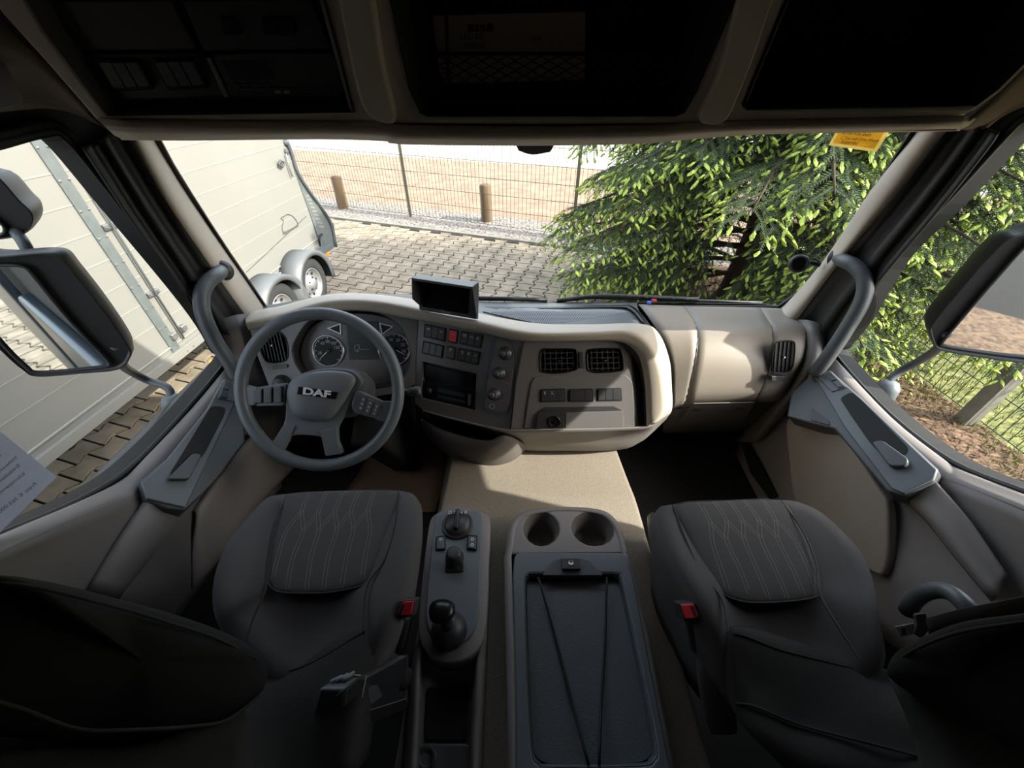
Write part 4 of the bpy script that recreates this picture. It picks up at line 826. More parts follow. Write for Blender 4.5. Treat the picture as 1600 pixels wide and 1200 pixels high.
ringlathe('joystick', 711, 876, [(.022, .004), (.024, .012), (.022, .026), (.018, .034), (.019, .038), (.017, .042), (.012, .044), (0, .043)], 'black', gc)
text('joystick_symbol', '↶', GQ, (705, 891), (716, 891), 'white', jb, h=.0055, ext=.0001)
ringlathe('lever_gaiter', 702, 986, [(.040, 0), (.040, .008), (.036, .018), (.026, .028), (.016, .034), (0, .036)], 'black', gc)
lv = MB().tube([GQ.at(702, 988)+V((0, 0, .02)), GQ.at(702, 988)+V((-.002, .004, .05)), GQ.at(702, 988)+V((-.004, .008, .075))], .013, 14).build('gear_lever', 'black', gc, True)
hb = GQ.at(702, 988)+V((-.008, .008, .09))
pillow('lever_head', [hb+V((x, y, 0)) for x, y in ((-.028, .004), (-.022, .022), (0, .027), (.022, .02), (.028, 0), (.018, -.018), (0, -.022), (-.02, -.016))], V((0, -.3, 1)), .016, 'gloss', lv, k=6)
# tray behind
tb = [[P(x, y, Z=z) for x, y, z in r] for r in (
  [(655, 1000, -1.0), (642, 1031, -1.01), (636, 1100, -1.01), (631, 1163, -1.01), (626, 1230, -1.01), (622, 1300, -1.01)],
  [(662, 1005, -.995), (655, 1031, -.998), (653, 1100, -.998), (650, 1163, -.998), (647, 1230, -.998), (644, 1300, -.998)],
  [(668, 1030, -1.02), (662, 1050, -1.04), (664, 1100, -1.06), (661, 1158, -1.06), (660, 1230, -1.06), (658, 1300, -1.06)],
  [(700, 1050, -1.03), (700, 1070, -1.066), (700, 1110, -1.066), (698, 1158, -1.066), (696, 1230, -1.066), (694, 1300, -1.066)],
  [(738, 1030, -1.02), (742, 1050, -1.04), (731, 1100, -1.06), (729, 1158, -1.06), (727, 1230, -1.06), (725, 1300, -1.06)],
  [(750, 1005, -.995), (746, 1031, -.998), (742, 1100, -.998), (738, 1163, -.998), (736, 1230, -.998), (733, 1300, -.998)],
  [(760, 990, -1.0), (759, 1031, -1.01), (756, 1100, -1.01), (752, 1163, -1.01), (750, 1230, -1.01), (748, 1300, -1.01)])]
loft('tray_wall', tb, 'taupe_d', gc, 3, 3, .004)
plate('tray_mat', Plane((0, 0, -1.052), (0, 0, 1)), [(668, 1072), (700, 1078), (734, 1070), (729, 1156), (663, 1156)], -.004, 0, 'dark', gc, r=.01)
rd = plate('tray_ridge', Plane((0, 0, -1.03), (0, 0, 1)), [(650, 1166), (662, 1161), (730, 1161), (738, 1170), (736, 1300), (645, 1300)], -.03, 0, 'slate_d', gc, r=.01, bevel=.005)
MB().lathe(P(666, 1185, Z=-1.03), (0, 0, 1), [(.020, 0), (.018, .003), (.011, .003), (.009, -.004), (.004, -.002), (0, -.002)], 24).build('round_socket', 'black', rd, True)
for sx, xx in ((-1, -.232), (1, -.062)):
    pass
lo = MB().prism([P(x, y, Z=-1.01) for x, y in ((655, 1000), (636, 1100), (622, 1300), (748, 1300), (756, 1100), (760, 1000))], V((0, 0, -.075))); lo.f = lo.f[1:]
lo.build('tray_side', 'taupe_d', gc)
# ================================================================ storage box
sb = thing('storage_box', 'wide grey storage box with two cup holders and black recessed lid between the seats', 'storage box', (.12, .3, -1.07))
BT = Plane((0, 0, -.99), (0, 0, 1))
ob = smoothpx([(793, 850), (797, 822), (808, 805), (833, 796), (881, 792), (936, 796), (960, 810), (974, 838), (981, 870)], 3, False)
cupA = smoothpx([(846+27*math.cos(a), 826+26*math.sin(a)) for a in [k*math.pi/8 for k in range(16)]], 1)
cupB = smoothpx([(926+32*math.cos(a)+4*math.sin(a), 826+26*math.sin(a)) for a in [k*math.pi/8 for k in range(16)]], 1)
holed('cup_holder_top', BT, ob+[(979, 866), (800, 866), (791, 866)], [cupA, cupB], -.05, 0, 'taupe', sb, bev=.006)
for (pp, cx, cy) in ((cupA, 846, 826), (cupB, 926, 826)):
    c = BT.at(cx, cy); R = [BT.at(x, y) for x, y in pp]
    rows = [[c+(p-c)*s+V((0, -dy, -dz)) for p in R] for s, dz, dy in ((1.03, .0, 0), (.97, .006, 0), (.84, .03, .0), (.80, .07, -.0), (.0, .075, 0))]
    loft('cup_holder', rows, 'taupe_d', sb, 1, 1, closed=True)
side = [BT.at(x, y) for x, y in ob]+[BT.at(990, 900), BT.at(1015, 1000), BT.at(1053, 1200), BT.at(1066, 1270), BT.at(797, 1270), BT.at(796, 1200), BT.at(792, 1000), BT.at(789, 870)]
cc = sum(side, V())/len(side)
loft('box_side', [[p+V((0, 0, -.085)) for p in side], [p+V((0, 0, -.02)) for p in side], [p+V((0, 0, -.003)) for p in side], [cc+(p-cc)*.90+V((0, 0, -.001)) for p in side]], 'taupe', sb, 1, 2, .004, closed=True)
lid_o = [(804, 863), (977, 863), (990, 905), (1046, 1190), (1062, 1270), (805, 1270), (806, 1100), (801, 900)]
rec = smoothpx([(824, 898), (840, 895), (958, 895), (968, 900), (974, 915), (1000, 1035), (1026, 1165), (1022, 1188), (1000, 1197), (860, 1198), (842, 1194), (830, 1170), (823, 1035), (819, 915)], 3)
lid = holed('box_lid', BT, lid_o, [rec], -.03, .004, 'slate', sb, bev=.004, r=.02)
rp = [BT.at(x, y, .003) for x, y in rec]; rc = sum(rp, V())/len(rp)
loft('lid_recess', [[p+(rc-p)*0+V((0, 0, 0)) for p in rp], [p+(rc-p)*.025+V((0, 0, -.012)) for p in rp], [p+(rc-p)*.03+V((0, 0, -.024)) for p in rp]], 'slate_d', lid, 1, 2, .002, closed=True)
BM = Plane((0, 0, -.99-.020), (0, 0, 1))
mt = plate('lid_mat', BM, [(822, 906), (968, 906), (978, 940), (1020, 1155), (1019, 1182), (1000, 1193), (858, 1194), (836, 1186), (828, 1150)], -.004, .003, 'leather', lid, r=.02, bevel=.001)
plate('latch_platform', BT, [(846, 899), (866, 875), (876, 872), (910, 872), (922, 876), (944, 899)], -.01, .010, 'slate_d', lid, r=.008, bevel=.003)
lt = plate('latch', BT, [(877, 872), (907, 872), (907, 889), (878, 889)], .010, .020, 'black', lid, r=.003, bevel=.002)
MB().lathe(BT.at(892, 880, .020), (0, 0, 1), [(.007, 0), (.007, .002), (.005, .002), (.0045, .001), (0, .001)], 20).build('keyhole', 'steel', lt, True)
# elastic cords rest on the lid mat
for pts in ([(841, 902), (862, 975), (890, 1085), (920, 1196)], [(948, 902), (946, 985), (940, 1085), (936, 1196)]):
    MB().tube([BT.at(*pts[0], .004), BM.at(*pts[1], .010), BM.at(*pts[2], .010), BT.at(*pts[3], .004)], .0028, 8).build('elastic_cord', 'rubber', lid, True)
# ================================================================ overhead console
OH = Plane((0, .66, -.05), (0, -1, -.3))
oc = thing('overhead_console', 'grey overhead storage console above the windscreen with dark compartments', 'overhead console', (.06, .8, .1))
lipc = [(-150, -40), (-60, -40), (0, 22), (60, 88), (120, 150), (152, 188)]
hl = [(-130, -330), (-60, -120), (35, -10), (70, 50), (168, 181), (553, 176), (504, -10), (430, -330)]
hc = [(540, -330), (609, -5), (640, 140), (657, 177), (668, 181), (1056, 181), (1070, 176), (1090, 140), (1152, -5), (1220, -330)]
hr = [(1330, -330), (1233, -10), (1161, 165), (1168, 171), (1525, 166), (1560, 140), (1610, 90), (1730, -60), (1790, -330)]
outer = [(-260, -400), (-130, -170), (0, 20), (80, 108), (150, 188), (300, 192), (600, 194), (830, 196), (1100, 194), (1400, 188), (1505, 184), (1575, 130), (1620, 82), (1760, -80), (1860, -400)]
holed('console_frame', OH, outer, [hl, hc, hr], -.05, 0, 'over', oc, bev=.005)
def rim3(px, pts, m, name):
    O = [OH.at(x, y, .002) for x, y in pts]; c = sum(O, V())/len(O)
    return O, c
# bottom lip rolling under
lip = [(152, 189), (300, 192), (520, 194), (600, 196), (640, 200), (830, 202), (1020, 200), (1080, 196), (1200, 193), (1400, 189), (1504, 185)]
lip2 = [(189, 215), (300, 216), (500, 214), (600, 217), (628, 222), (830, 224), (1000, 221), (1078, 214), (1200, 206), (1400, 203), (1500, 201)]
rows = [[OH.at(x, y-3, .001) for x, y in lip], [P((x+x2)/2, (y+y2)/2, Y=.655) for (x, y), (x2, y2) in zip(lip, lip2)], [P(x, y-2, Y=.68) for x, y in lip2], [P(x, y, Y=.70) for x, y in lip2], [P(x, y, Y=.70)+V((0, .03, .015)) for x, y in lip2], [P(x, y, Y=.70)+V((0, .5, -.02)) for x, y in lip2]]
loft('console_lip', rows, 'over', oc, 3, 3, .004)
ub = MB(); ub.box((.06, .93, -.06), 1.2, .50, .02); ub.build('console_underside', 'taupe_d', oc)
# raised beams beside the centre compartment
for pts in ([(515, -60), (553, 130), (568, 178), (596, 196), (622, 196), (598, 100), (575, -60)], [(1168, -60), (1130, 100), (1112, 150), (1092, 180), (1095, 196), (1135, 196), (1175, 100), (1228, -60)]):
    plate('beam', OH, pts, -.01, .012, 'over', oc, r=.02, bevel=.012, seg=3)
def compartment(name, hole, depth, m, sh=.86, mc=None):
    O = [OH.at(x, y, .003) for x, y in hole]; c = sum(O, V())/len(O); c = c+V((0, 0, .0))
    bk = V((0, depth, depth*.1))
    rows = [O, [c+(p-c)*.975+V((0, .004, 0)) for p in O], [c+(p-c)*.93+V((0, .03, .003)) for p in O], [c+(p-c)*sh+bk for p in O], [c+(p-c)*.01+bk for p in O]]
    return loft(name, rows, m, oc, 1, 1, .003, smooth=False, closed=True)
cmp = compartment('centre_compartment', hc, .16, 'dark')
compartment('right_compartment', hr, .14, 'dark')
lc = compartment('left_compartment', hl, .035, 'coal', .95)
OI = Plane(OH.p+V((0, .020, 0)), OH.n)
plate('blank_panel', OI, [(40, 0), (264, 0), (306, 78), (110, 80)], -.01, .002, 'coal', lc, bevel=.002)
plate('blank_panel', OI, [(60, -120), (240, -120), (260, -6), (40, -6)], -.01, .002, 'coal', lc, bevel=.002)
plate('switch_panel', OI, [(284, 0), (486, 0), (518, 78), (318, 80)], -.01, .002, 'coal', lc, bevel=.002)
for q in ([(342, 28), (366, 28), (376, 55), (350, 55)], [(408, 28), (430, 28), (436, 55), (412, 55)], [(432, 28), (458, 28), (462, 55), (438, 55)]):
    plate('overhead_switch', OI, q, .002, .007, 'dark', lc, r=.003)
bp = plate('rocker_bank_panel', OI, [(128, 84), (318, 84), (352, 150), (168, 158)], -.01, .003, 'coal', lc, r=.004, bevel=.002)
for q in ([(146, 92), (214, 92), (242, 140), (176, 144)], [(234, 92), (300, 91), (326, 138), (262, 142)]):
    fr = plate('rocker_frame', OI, q, .003, .006, 'dark', bp, r=.006, bevel=.001)
    for k in range(3): plate('rocker_switch', OI, subq(q, .06+k*.3, .34+k*.3, .1, .9), .006, .011, 'slate_d', fr, r=.002, bevel=.002)
plate('mounting_strip', OI, [(322, 90), (328, 90), (358, 152), (350, 152)], .002, .006, 'steel', lc, bevel=.0005)
tg = plate('tachograph', OI, [(330, 84), (522, 82), (540, 150), (360, 152)], -.01, .004, 'coal', lc, r=.004, bevel=.002)
plate('tachograph_display', OI, [(346, 96), (416, 95), (428, 124), (362, 126)], .004, .005, 'dark', tg, bevel=0)
for k in range(4): plate('tachograph_button', OI, [(358+k*17, 131), (371+k*17, 131), (374+k*17, 136), (361+k*17, 136)], .004, .006, 'slate_d', tg, bevel=.0005)
for k in range(2): plate('tachograph_button', OI, [(428+k*14, 141), (438+k*14, 141), (440+k*14, 147), (430+k*14, 147)], .004, .006, 'grey', tg, bevel=.0005)
for k in range(2): plate('paper_slot', OI, [(372, 138+k*6), (530, 137+k*6), (531, 139+k*6), (373, 140+k*6)], .004, .0055, 'slate_d', tg, bevel=0)
# carton in the centre compartment, held by a net
CT = Plane((0, .765, .02), (0, -1, -.12))
ct = plate('cardboard_box', CT, [(676, 24), (915, 18), (914, 125), (686, 132)], -.05, 0, 'card', None, bevel=.001)
tag(ct, 'tan cardboard carton with printed part number inside the overhead centre compartment', 'box')
plate('carton_stripe', CT, [(694, 22), (700, 22), (704, 130), (698, 130)], 0, .0005, 'cardred', ct, bevel=0)
lb = plate('carton_logo', CT, [(730, 38), (770, 37), (771, 49), (731, 50)], 0, .0005, 'cardred', ct, bevel=0)
text('carton_logo_text', 'TET', CT, (737, 47), (764, 46), 'card', lb, h=.0008, ext=.0002)
text('carton_number', '1551400', CT, (721, 62), (756, 61), 'ink', ct, h=.0008, ext=.0002)
bc = MB()
for k in range(16): 
    x = 723+k*2.2; w = .5+.5*((k*7) % 3)/2; bc.add([CT.at(x, 66, .0008), CT.at(x+w, 66, .0008), CT.at(x+w, 76, .0008), CT.at(x, 76, .0008)], [(0, 1, 2, 3)])
bc.build('barcode', 'ink', ct)
plate('carton_label', CT, [(830, 56), (846, 56), (846, 63), (830, 63)], 0, .0006, 'grey', ct, bevel=0)
CNt = Plane((0, .70, .02), (0, -1, -.12)); nm = MB()
for r in range(4):
    for s in (1, -1):
        pts = []
        for k in range(0, 33): 
            x = 660+k*13.2; y = 88+r*15+s*(7 if k % 2 else 0)+(0 if s > 0 else 0)
            pts.append(CNt.at(x, y if r or s > 0 else 84))
        nm.tube(pts, .0009, 5, smooth=2)
net = nm.build('elastic_net', 'black', None, True); MB().tube([CNt.at(656, 84), CNt.at(1080, 84)], .0022, 6).build('net_border', 'dark', net)
tag(net, 'black elastic diamond mesh net across the overhead centre compartment', 'net', kind='stuff')
# headliner sides
hL = loft('trim_7', [[P(x, y, d=d) for x, y, d in [(-120, -200, .45), (0, 22, .505), (60, 88, .52), (120, 150, .54), (152, 189, .56), (189, 215, .60)]],
   [P(x, y, X=-.90) for x, y in [(-160, 20), (-60, 130), (20, 120), (80, 145), (130, 175), (172, 202)]], [P(x, y, X=-.955) for x, y in [(-160, 170), (-60, 176), (0, 174), (70, 168), (112, 176), (150, 192)]]], 'felt', None, 4, 4, .004)
S(hL, 'brown felt roof lining above the driver window')
hR = loft('trim_8', [[P(x, y, d=d) for x, y, d in [(1760, -150, .45), (1660, 40, .5), (1601, 100, .52), (1560, 146, .54), (1520, 182, .56), (1500, 201, .6)]],
   [P(x, y, X=1.02) for x, y in [(1800, 60), (1700, 120), (1620, 140), (1580, 162), (1550, 184), (1514, 202)]], [P(x, y, X=1.075) for x, y in [(1800, 150), (1700, 156), (1640, 160), (1598, 166), (1562, 184), (1540, 202)]]], 'felt', None, 4, 4, .004)
S(hR, 'brown felt roof lining above the passenger window')
vl = plate('roof_handle_panel', Plane(P(10, 130, d=.60), (.8, -.2, -.4)), smoothpx([(-60, 60), (-10, 80), (22, 120), (36, 152), (28, 166), (-60, 172)], 2), -.01, .004, 'taupe', None, bevel=.003)
tag(vl, 'beige plastic trim plate on the felt above the driver window', 'trim plate')
# ================================================================ things on the windscreen and dash
rs = thing('sensor_housing', 'black sensor housing hanging at the top centre of the windscreen', 'sensor', WS.at(832, 225))
WSn = WS.n
plate('housing', WS, smoothpx([(804, 205), (808, 232), (814, 238), (832, 243), (852, 240), (862, 236), (868, 205)], 3), -.005, .03, 'black', rs, bevel=.008, seg=3)
stk = plate('warning_sticker', WS, [(1318, 186), (1405, 182), (1369, 238), (1295, 227)], -.006, -.005, 'stick_b', None, bevel=0)
tag(stk, 'yellow towing instruction sticker at the top right of the windscreen', 'sticker')
plate('sticker_field', WS, [(1322, 186), (1398, 182), (1366, 232.5), (1301, 223.5)], -.005, -.0045, 'orange_sheet', stk, bevel=0)
def stx(body, a, b, m='ink'): text('sticker_text', body, WS, a, b, m, stk, h=-.0042, ext=.0001, hscale=1.0)
stx('B. Pull Axle Shafts', (1316, 209.5), (1360, 213), 'ink'); stx('C. Tow with Drive Wheels', (1312, 217), (1371, 222)); stx('Suspended', (1313, 223.5), (1339, 226)); stx('Driveline', (1355, 203), (1377, 205.5))
gd = thing('round_gadget', 'small round black device clipped to the right windscreen pillar', 'device', P(1252, 413, d=1.30))
MB().lathe(P(1248, 412, d=1.27), V((-.45, -.85, .3)), [(0, .012), (.020, .012), (.026, .010), (.029, .004), (.029, -.012), (.024, -.022), (0, -.024)], 28).build('housing', 'black', gd, True)
MB().lathe(P(1248, 412, d=1.27), V((-.45, -.85, .3)), [(.021, .0125), (.017, .014), (.012, .0135), (0, .0135)], 24).build('front_disc', 'gloss', gd, True)
MB().tube([P(1256, 413, d=1.29), P(1268, 411, d=1.29), P(1282, 414, d=1.28)], .008, 10).build('clip', 'black', gd, True)
MB().tube([P(1256, 408, d=1.29), P(1272, 404, d=1.28), P(1281, 410, d=1.27)], .003, 8).build('cable', 'black', gd, True)
cp = thing('cable_clip', 'tiny blue and red clip lying below the windscreen', 'clip', P(1018, 472, Y=1.335))
MB().box(P(1014, 473, Y=1.325), .016, .012, .012).build('blue_clip', 'blue', cp, bevel=.003)
MB().box(P(1022, 469.5, Y=1.33), .018, .01, .008).build('red_clip', 'red', cp, bevel=.002)
mo = thing('monitor', 'small black reversing monitor with sun hood standing on the dashboard rim', 'monitor', P(700, 500, d=1.22))
MN = Plane(P(700, 460, d=1.18), (-.16, -.86, .48))
plate('monitor_housing', MN, [(652, 432), (746, 443), (745, 499), (655, 484)], -.02, 0, 'black', mo, r=.004, bevel=.002)
plate('screen', MN, [(663, 440), (734, 450), (731, 491), (660, 479)], 0, .001, 'screen', mo, bevel=0)
h = MB()
T0 = [MN.at(650, 436, .0), MN.at(744, 444, .0)]; 
hf = .05
h.hexa([MN.at(643, 434, hf), MN.at(736, 448, hf), MN.at(737, 452, hf), MN.at(644, 438, hf)], [MN.at(652, 429, -.018), MN.at(747, 440, -.018), MN.at(747, 446, -.018), MN.at(652, 434, -.018)])
h.build('hood_top', 'slate_d', mo, bevel=.001)
MB().hexa([MN.at(643, 434, hf), MN.at(645, 434, hf), MN.at(646, 468, hf*.9), MN.at(644, 467, hf*.9)], [MN.at(652, 431, -.01), MN.at(656, 432, -.01), MN.at(658, 478, -.005), MN.at(655, 477, -.005)]).build('hood_side', 'black', mo)
MB().hexa([MN.at(735, 448, hf), MN.at(738, 448, hf), MN.at(744, 490, .01), MN.at(741, 490, .01)], [MN.at(744, 441, -.015), MN.at(748, 441, -.015), MN.at(747, 497, -.015), MN.at(743, 497, -.015)]).build('hood_side', 'black', mo)
text('monitor_lettering', '• Dometic', MN, (686, 487), (704, 490.5), 'grey', mo, h=.0006, ext=.0002)
MB().box(P(700, 492, d=1.25), .09, .05, .03).build('monitor_foot', 'black', mo, bevel=.004)
# wipers outside
for pts, bl, lb in (([(560, 466), (660, 467), (770, 468), (855, 470)], [(690, 465), (770, 466.5), (855, 468.5)], 'left'), ([(868, 474), (905, 465), (960, 466), (1100, 470), (1190, 473)], [(870, 470), (935, 463), (1000, 464), (1090, 468)], 'right')):
    w = thing('windscreen_wiper', 'black windscreen wiper resting along the bottom of the glass, on the %s' % lb, 'wiper', WS.at(*pts[0], -.05))
    MB().tube([WS.at(x, y, -.05) for x, y in pts], .006, 8).build('wiper_arm', 'black', w, True)
    MB().tube([WS.at(x, y, -.035) for x, y in bl], .009, 8).build('wiper_blade', 'rubber', w, True)
cowl = loft('trim_9', [[WS.at(x, y, -.03) for x, y in ((360, 500), (420, 478), (600, 473), (830, 473), (1100, 474), (1220, 478), (1300, 500))], [WS.at(x, y, -.16) for x, y in ((360, 520), (420, 484), (600, 478), (830, 478), (1100, 479), (1220, 484), (1300, 520))]], 'black', None, 3, 2, .004)
S(cowl, 'black scuttle panel outside below the windscreen')
# price sheet against the driver window
PSn = Plane((-.975, 0, 0), (1, 0, 0)); 
psh = plate('price_sheet', PSn, [(-90, 620), (0, 674), (89, 745), (0, 832), (-70, 890), (-160, 800)], -.0008, 0, 'sheet', None, bevel=0)
tag(psh, 'pale blue price sheet with mirrored writing hanging inside the driver window', 'paper sheet')
def sht(b_, a, c): text('sheet_text', b_, PSn, a, c, 'blueink', psh, h=.0004, ext=.0001, mirror=False)
def flip(b_, p0, p1):
    text('sheet_text', b_, PSn, p0, p1, 'blueink', psh, h=.0004, ext=.0001, mirror=True)
flip('Preis: € 365.000,00 inkl.', (-30, 826), (58, 757)); flip('Kilometerstand:', (-12, 782), (40, 741)); flip('Erstzulassung:', (-12, 764), (32, 728)); flip('Vorbereitung', (-8, 745), (28, 715)); flip('für', (-8, 722), (4, 712))
# ================================================================ exterior of the cab
dk = thing('cab_exterior', 'dark painted outer skin and steps of the truck cab below the windows', 'truck body', (.06, .3, -1.6))
for x, sg in ((XL-.09, -1), (XR+.09, 1)):
    m = MB(); m.box((x, .35, -1.25), .06, 2.0, .84); m.box((x+sg*.0, -2.2, -.9), .08, 2.9, 2.2); m.build('outer_skin', 'cab', dk, bevel=.02)
    for k in range(3): MB().box((x+sg*.03, .9, -1.5-.27*k), .12, .40, .04).build('entry_step', 'black', dk, bevel=.01)
    MB().box((x, -1.0, -1.9), .1, 1.2, .5).build('side_tank', 'slate_d', dk, bevel=.05)
MB().box((.06, -.85, -.4), 2.25, .1, 2.1).build('outer_back', 'cab', dk)
MB().box((.06, .2, .48), 2.35, 2.7, .06).build('outer_roof', 'cab', dk)
MB().box((.06, 1.50, -1.25), 2.2, .06, .9).build('outer_front', 'cab', dk, bevel=.02)
def mirror(name, label, hull, glass, gd_, hd, n_, arm, foot):
    t = thing(name, label, 'mirror', P(*arm[0][:2], d=arm[0][2]))
    pl = Plane(P(*gd_), n_) if False else Plane(P(gd_[0], gd_[1], d=gd_[2]), n_)
    O = [pl.at(x, y, .0) for x, y in smoothpx(hull, 4)]; c = sum(O, V())/len(O)
    rows = [[c+(p-c)*s+pl.n*h for p in O] for s, h in ((.93, -.012), (.985, .006), (1.0, .0), (1.0, -.03), (.93, -.075), (.75, -.105), (.4, -.12), (.01, -.122))]
    loft('mirror_housing', rows, 'black', t, 1, 1, closed=True)
    g = [pl.at(x, y, .0) for x, y in smoothpx(glass, 4)]
    MB().prism(g, pl.n*-.003).build('mirror_glass', 'mirror', t)
    MB().tube([p+pl.n*.002 for p in g+[g[0]]], .004, 8, smooth=0).build('glass_edge', 'rubber', t, True)
    MB().prism([c+(p-c)*.985-pl.n*.008 for p in O], pl.n*-.004).build('housing_inner', 'dark', t)
    for a_ in arm_list(arm): MB().tube(a_, .0125, 12).build('mirror_arm', 'slate_d', t, True)
    if foot: MB().lathe(P(*foot[:2], d=foot[2]), (0, 0, 1), [(0, .03), (.022, .03), (.034, .01), (.038, -.03), (.02, -.05), (0, -.05)], 20).build('arm_foot', 'slate', t, True)
    return t
def arm_list(arm): return [[P(x, y, d=d) for x, y, d in arm]]
mirror('side_mirror', 'large black side mirror outside the driver window, on the left', [(-80, 402), (0, 399), (60, 394), (92, 398), (112, 420), (160, 480), (202, 542), (203, 560), (186, 577), (130, 583), (60, 588), (36, 577), (0, 545), (-60, 480)],
   [(-74, 415), (0, 414), (36, 416), (52, 430), (84, 470), (120, 512), (168, 562), (170, 570), (160, 573), (64, 582), (40, 572), (0, 532), (-50, 470)], (100, 500, .96), None, (.47, -.88, .0), [(270, 628, 1.32), (262, 606, 1.33), (230, 594, 1.32), (204, 580, 1.25), (190, 568, 1.15), (180, 540, 1.05)], (272, 630, 1.33))
mirror('wide_angle_mirror', 'small upper side mirror at the left picture edge, above the large mirror', [(-90, 260), (-20, 270), (0, 278), (30, 312), (50, 332), (51, 350), (38, 366), (0, 374), (-90, 380)],
   [(-90, 310), (-20, 335), (-2, 345), (8, 356), (4, 366), (-20, 370), (-90, 372)], (20, 330, .96), None, (.42, -.88, -.02), [(24, 362, .99), (36, 378, .98), (48, 400, 1.0)], None)
mirror('side_mirror', 'large black side mirror outside the passenger window, on the right', [(1740, 345), (1640, 350), (1600, 364), (1575, 372), (1545, 400), (1500, 452), (1456, 506), (1453, 522), (1460, 540), (1470, 548), (1530, 558), (1600, 567), (1740, 575)],
   [(1740, 362), (1640, 368), (1610, 376), (1560, 430), (1515, 482), (1472, 534), (1476, 540), (1530, 549), (1600, 557), (1740, 566)], (1540, 470, 1.04), None, (-.38, -.90, -.02), [(1386, 608, 1.40), (1390, 594, 1.40), (1410, 578, 1.38), (1436, 564, 1.32), (1465, 545, 1.2), (1480, 520, 1.12)], (1386, 608, 1.40))
# ================================================================ outdoors
g = MB().add([(-40, -20, GZ-.02), (40, -20, GZ-.02), (40, 60, GZ-.02), (-40, 60, GZ-.02)], [(0, 1, 2, 3)]); S(g.build('ground_joint_bed', 'joint'), 'dark joint bed under the paving')
K0 = P(440, 330, Z=GZ); K1 = P(960, 396, Z=GZ); K2 = P(985, 455, Z=GZ)
K0 = K1+(K0-K1)*2
kd = (K1-K0).normalized(); kn = V((-kd.y, kd.x, 0))   # pointing away
KR = (K2-K1).normalized()
def above(p, o, d): return (p-o).dot(V((-d.y, d.x, 0)))
# pavers
pv = MB(); Wd, Ln, a = .215, .20, .022
rot = Matrix.Rotation(math.atan2(kd.y, kd.x)+math.radians(4), 3, 'Z')
vs = []; fs = []
K3 = K1+KR*1.0; KRx = 1.95
def inside(c):
    if (c-K1).dot(kn) > -.06: return False
    if c.x > 1.15 and (c-K1).dot(V((KR.y, -KR.x, 0))) * (1 if True else 1) < 0: pass
    # right kerb line from K1 along KR
    s = (c.y-K1.y)/(K2.y-K1.y); xr = K1.x+(K2.x-K1.x)*s if s > 0 else 9
    return c.x < min(xr, 1.9)-.06
cell = [(-.5, -.5), (-.5+.0, -.22), (-.38, -.10), (-.38, .10), (-.5, .22), (-.5, .5), (.5, .5), (.5, .22), (.38, .10), (.38, -.10), (.5, -.22), (.5, -.5)]
for i in range(-70, 45):
    for j in range(-70, 60):
        cx = i*Wd; cy = j*Ln+(Ln/2 if i % 2 else 0)
        c = rot@V((cx, cy, 0))+V((-1, 4, GZ))
        if c.x < -7 or c.x > 2 or c.y < -8 or not inside(c): continue
        k = len(vs); zz = random.uniform(-.002, .002)
        for lev, ins in ((0, 0), (1, 0), (2, .005)):
            for (x, y) in cell:
                X = x*(Wd*1.0); 
                # widest at ends, waist in the middle; neighbours interlock
                w = Wd/2+a if abs(y) > .3 else Wd/2-a if abs(y) < .15 else Wd/2+a*(abs(y)-.225)/.075*.9
                X = math.copysign(w-.008-ins, x); Y = y*(Ln-.016)-math.copysign(ins, y) if abs(y) > .45 else y*Ln
                q = rot@V((X, Y, 0)); vs.append((c.x+q.x, c.y+q.y, GZ+zz+(-.02, -.004, 0)[lev]))
        for lv in range(2):
            for m_ in range(12): fs.append((k+lv*12+m_, k+lv*12+(m_+1) % 12, k+(lv+1)*12+(m_+1) % 12, k+(lv+1)*12+m_))
        fs.append(tuple(k+24+m_ for m_ in range(12)))
me = bpy.data.meshes.new('p'); me.from_pydata(vs, [], fs); bm = bmesh.new(); bm.from_mesh(me); bmesh.ops.recalc_face_normals(bm, faces=bm.faces); bm.to_mesh(me); bm.free()
pvo = link('ground_paving', me, 'paver'); S(pvo, 'sunlit interlocking block paving in front of the truck')
# kerb stones
def kerb(A, B, w, h, label, n):
    m = MB(); d = (B-A).normalized(); L = (B-A).length; R = Matrix.Rotation(math.atan2(d.y, d.x), 3, 'Z')
    for k in range(n): m.box(A+d*(k+.5)*L/n+V((0, 0, h/2-.03)), L/n-.008, w, h+.06, R)
    S(m.build('kerb', 'concrete', None, bevel=.008), label)
kerb(K0, K1, .09, .035, 'concrete kerb between paving and fence', 14)
kerb(K1+V((.05, 0, 0)), K1+KR*4.5+V((.05, 0, 0)), .08, .035, 'concrete edging between paving and tree bed', 5)
# gravel strip, yard, road
def flat(name, pts, z, m, label): S(MB().add([V((p[0], p[1], z)) for p in pts], [tuple(range(len(pts)))]).build(name, m), label)
KF = K1+kd*6
def pt(t, w): q = K1+kd*t+kn*w; return (q.x, q.y)
flat('ground_gravel', [pt(-14, .04), pt(3.2, .04), pt(3.2, 1.2), pt(-14, 1.2)], GZ+.012, 'gravel', 'stony gravel strip along the fence')
flat('ground_yard', [pt(-20, 1.2), pt(16, 1.2), pt(16, 7), pt(-20, 6.2)], GZ+.008, 'sand', 'sandy yard beyond the fence')
flat('ground_road', [pt(-40, 6.2), pt(-20, 6.2), pt(16, 7), pt(40, 7), pt(40, 45), pt(-40, 45)], GZ+.006, 'road', 'pale bright road beyond the yard')
flat('ground_mulch', [(K1.x+.08, K1.y), (K2.x+.06, K2.y), (1.62, .5), (1.75, -4), (3.85, -4), (3.9, 6.5), (2.5, 6.2)], GZ+.01, 'soil', 'brown mulch bed under the tree')
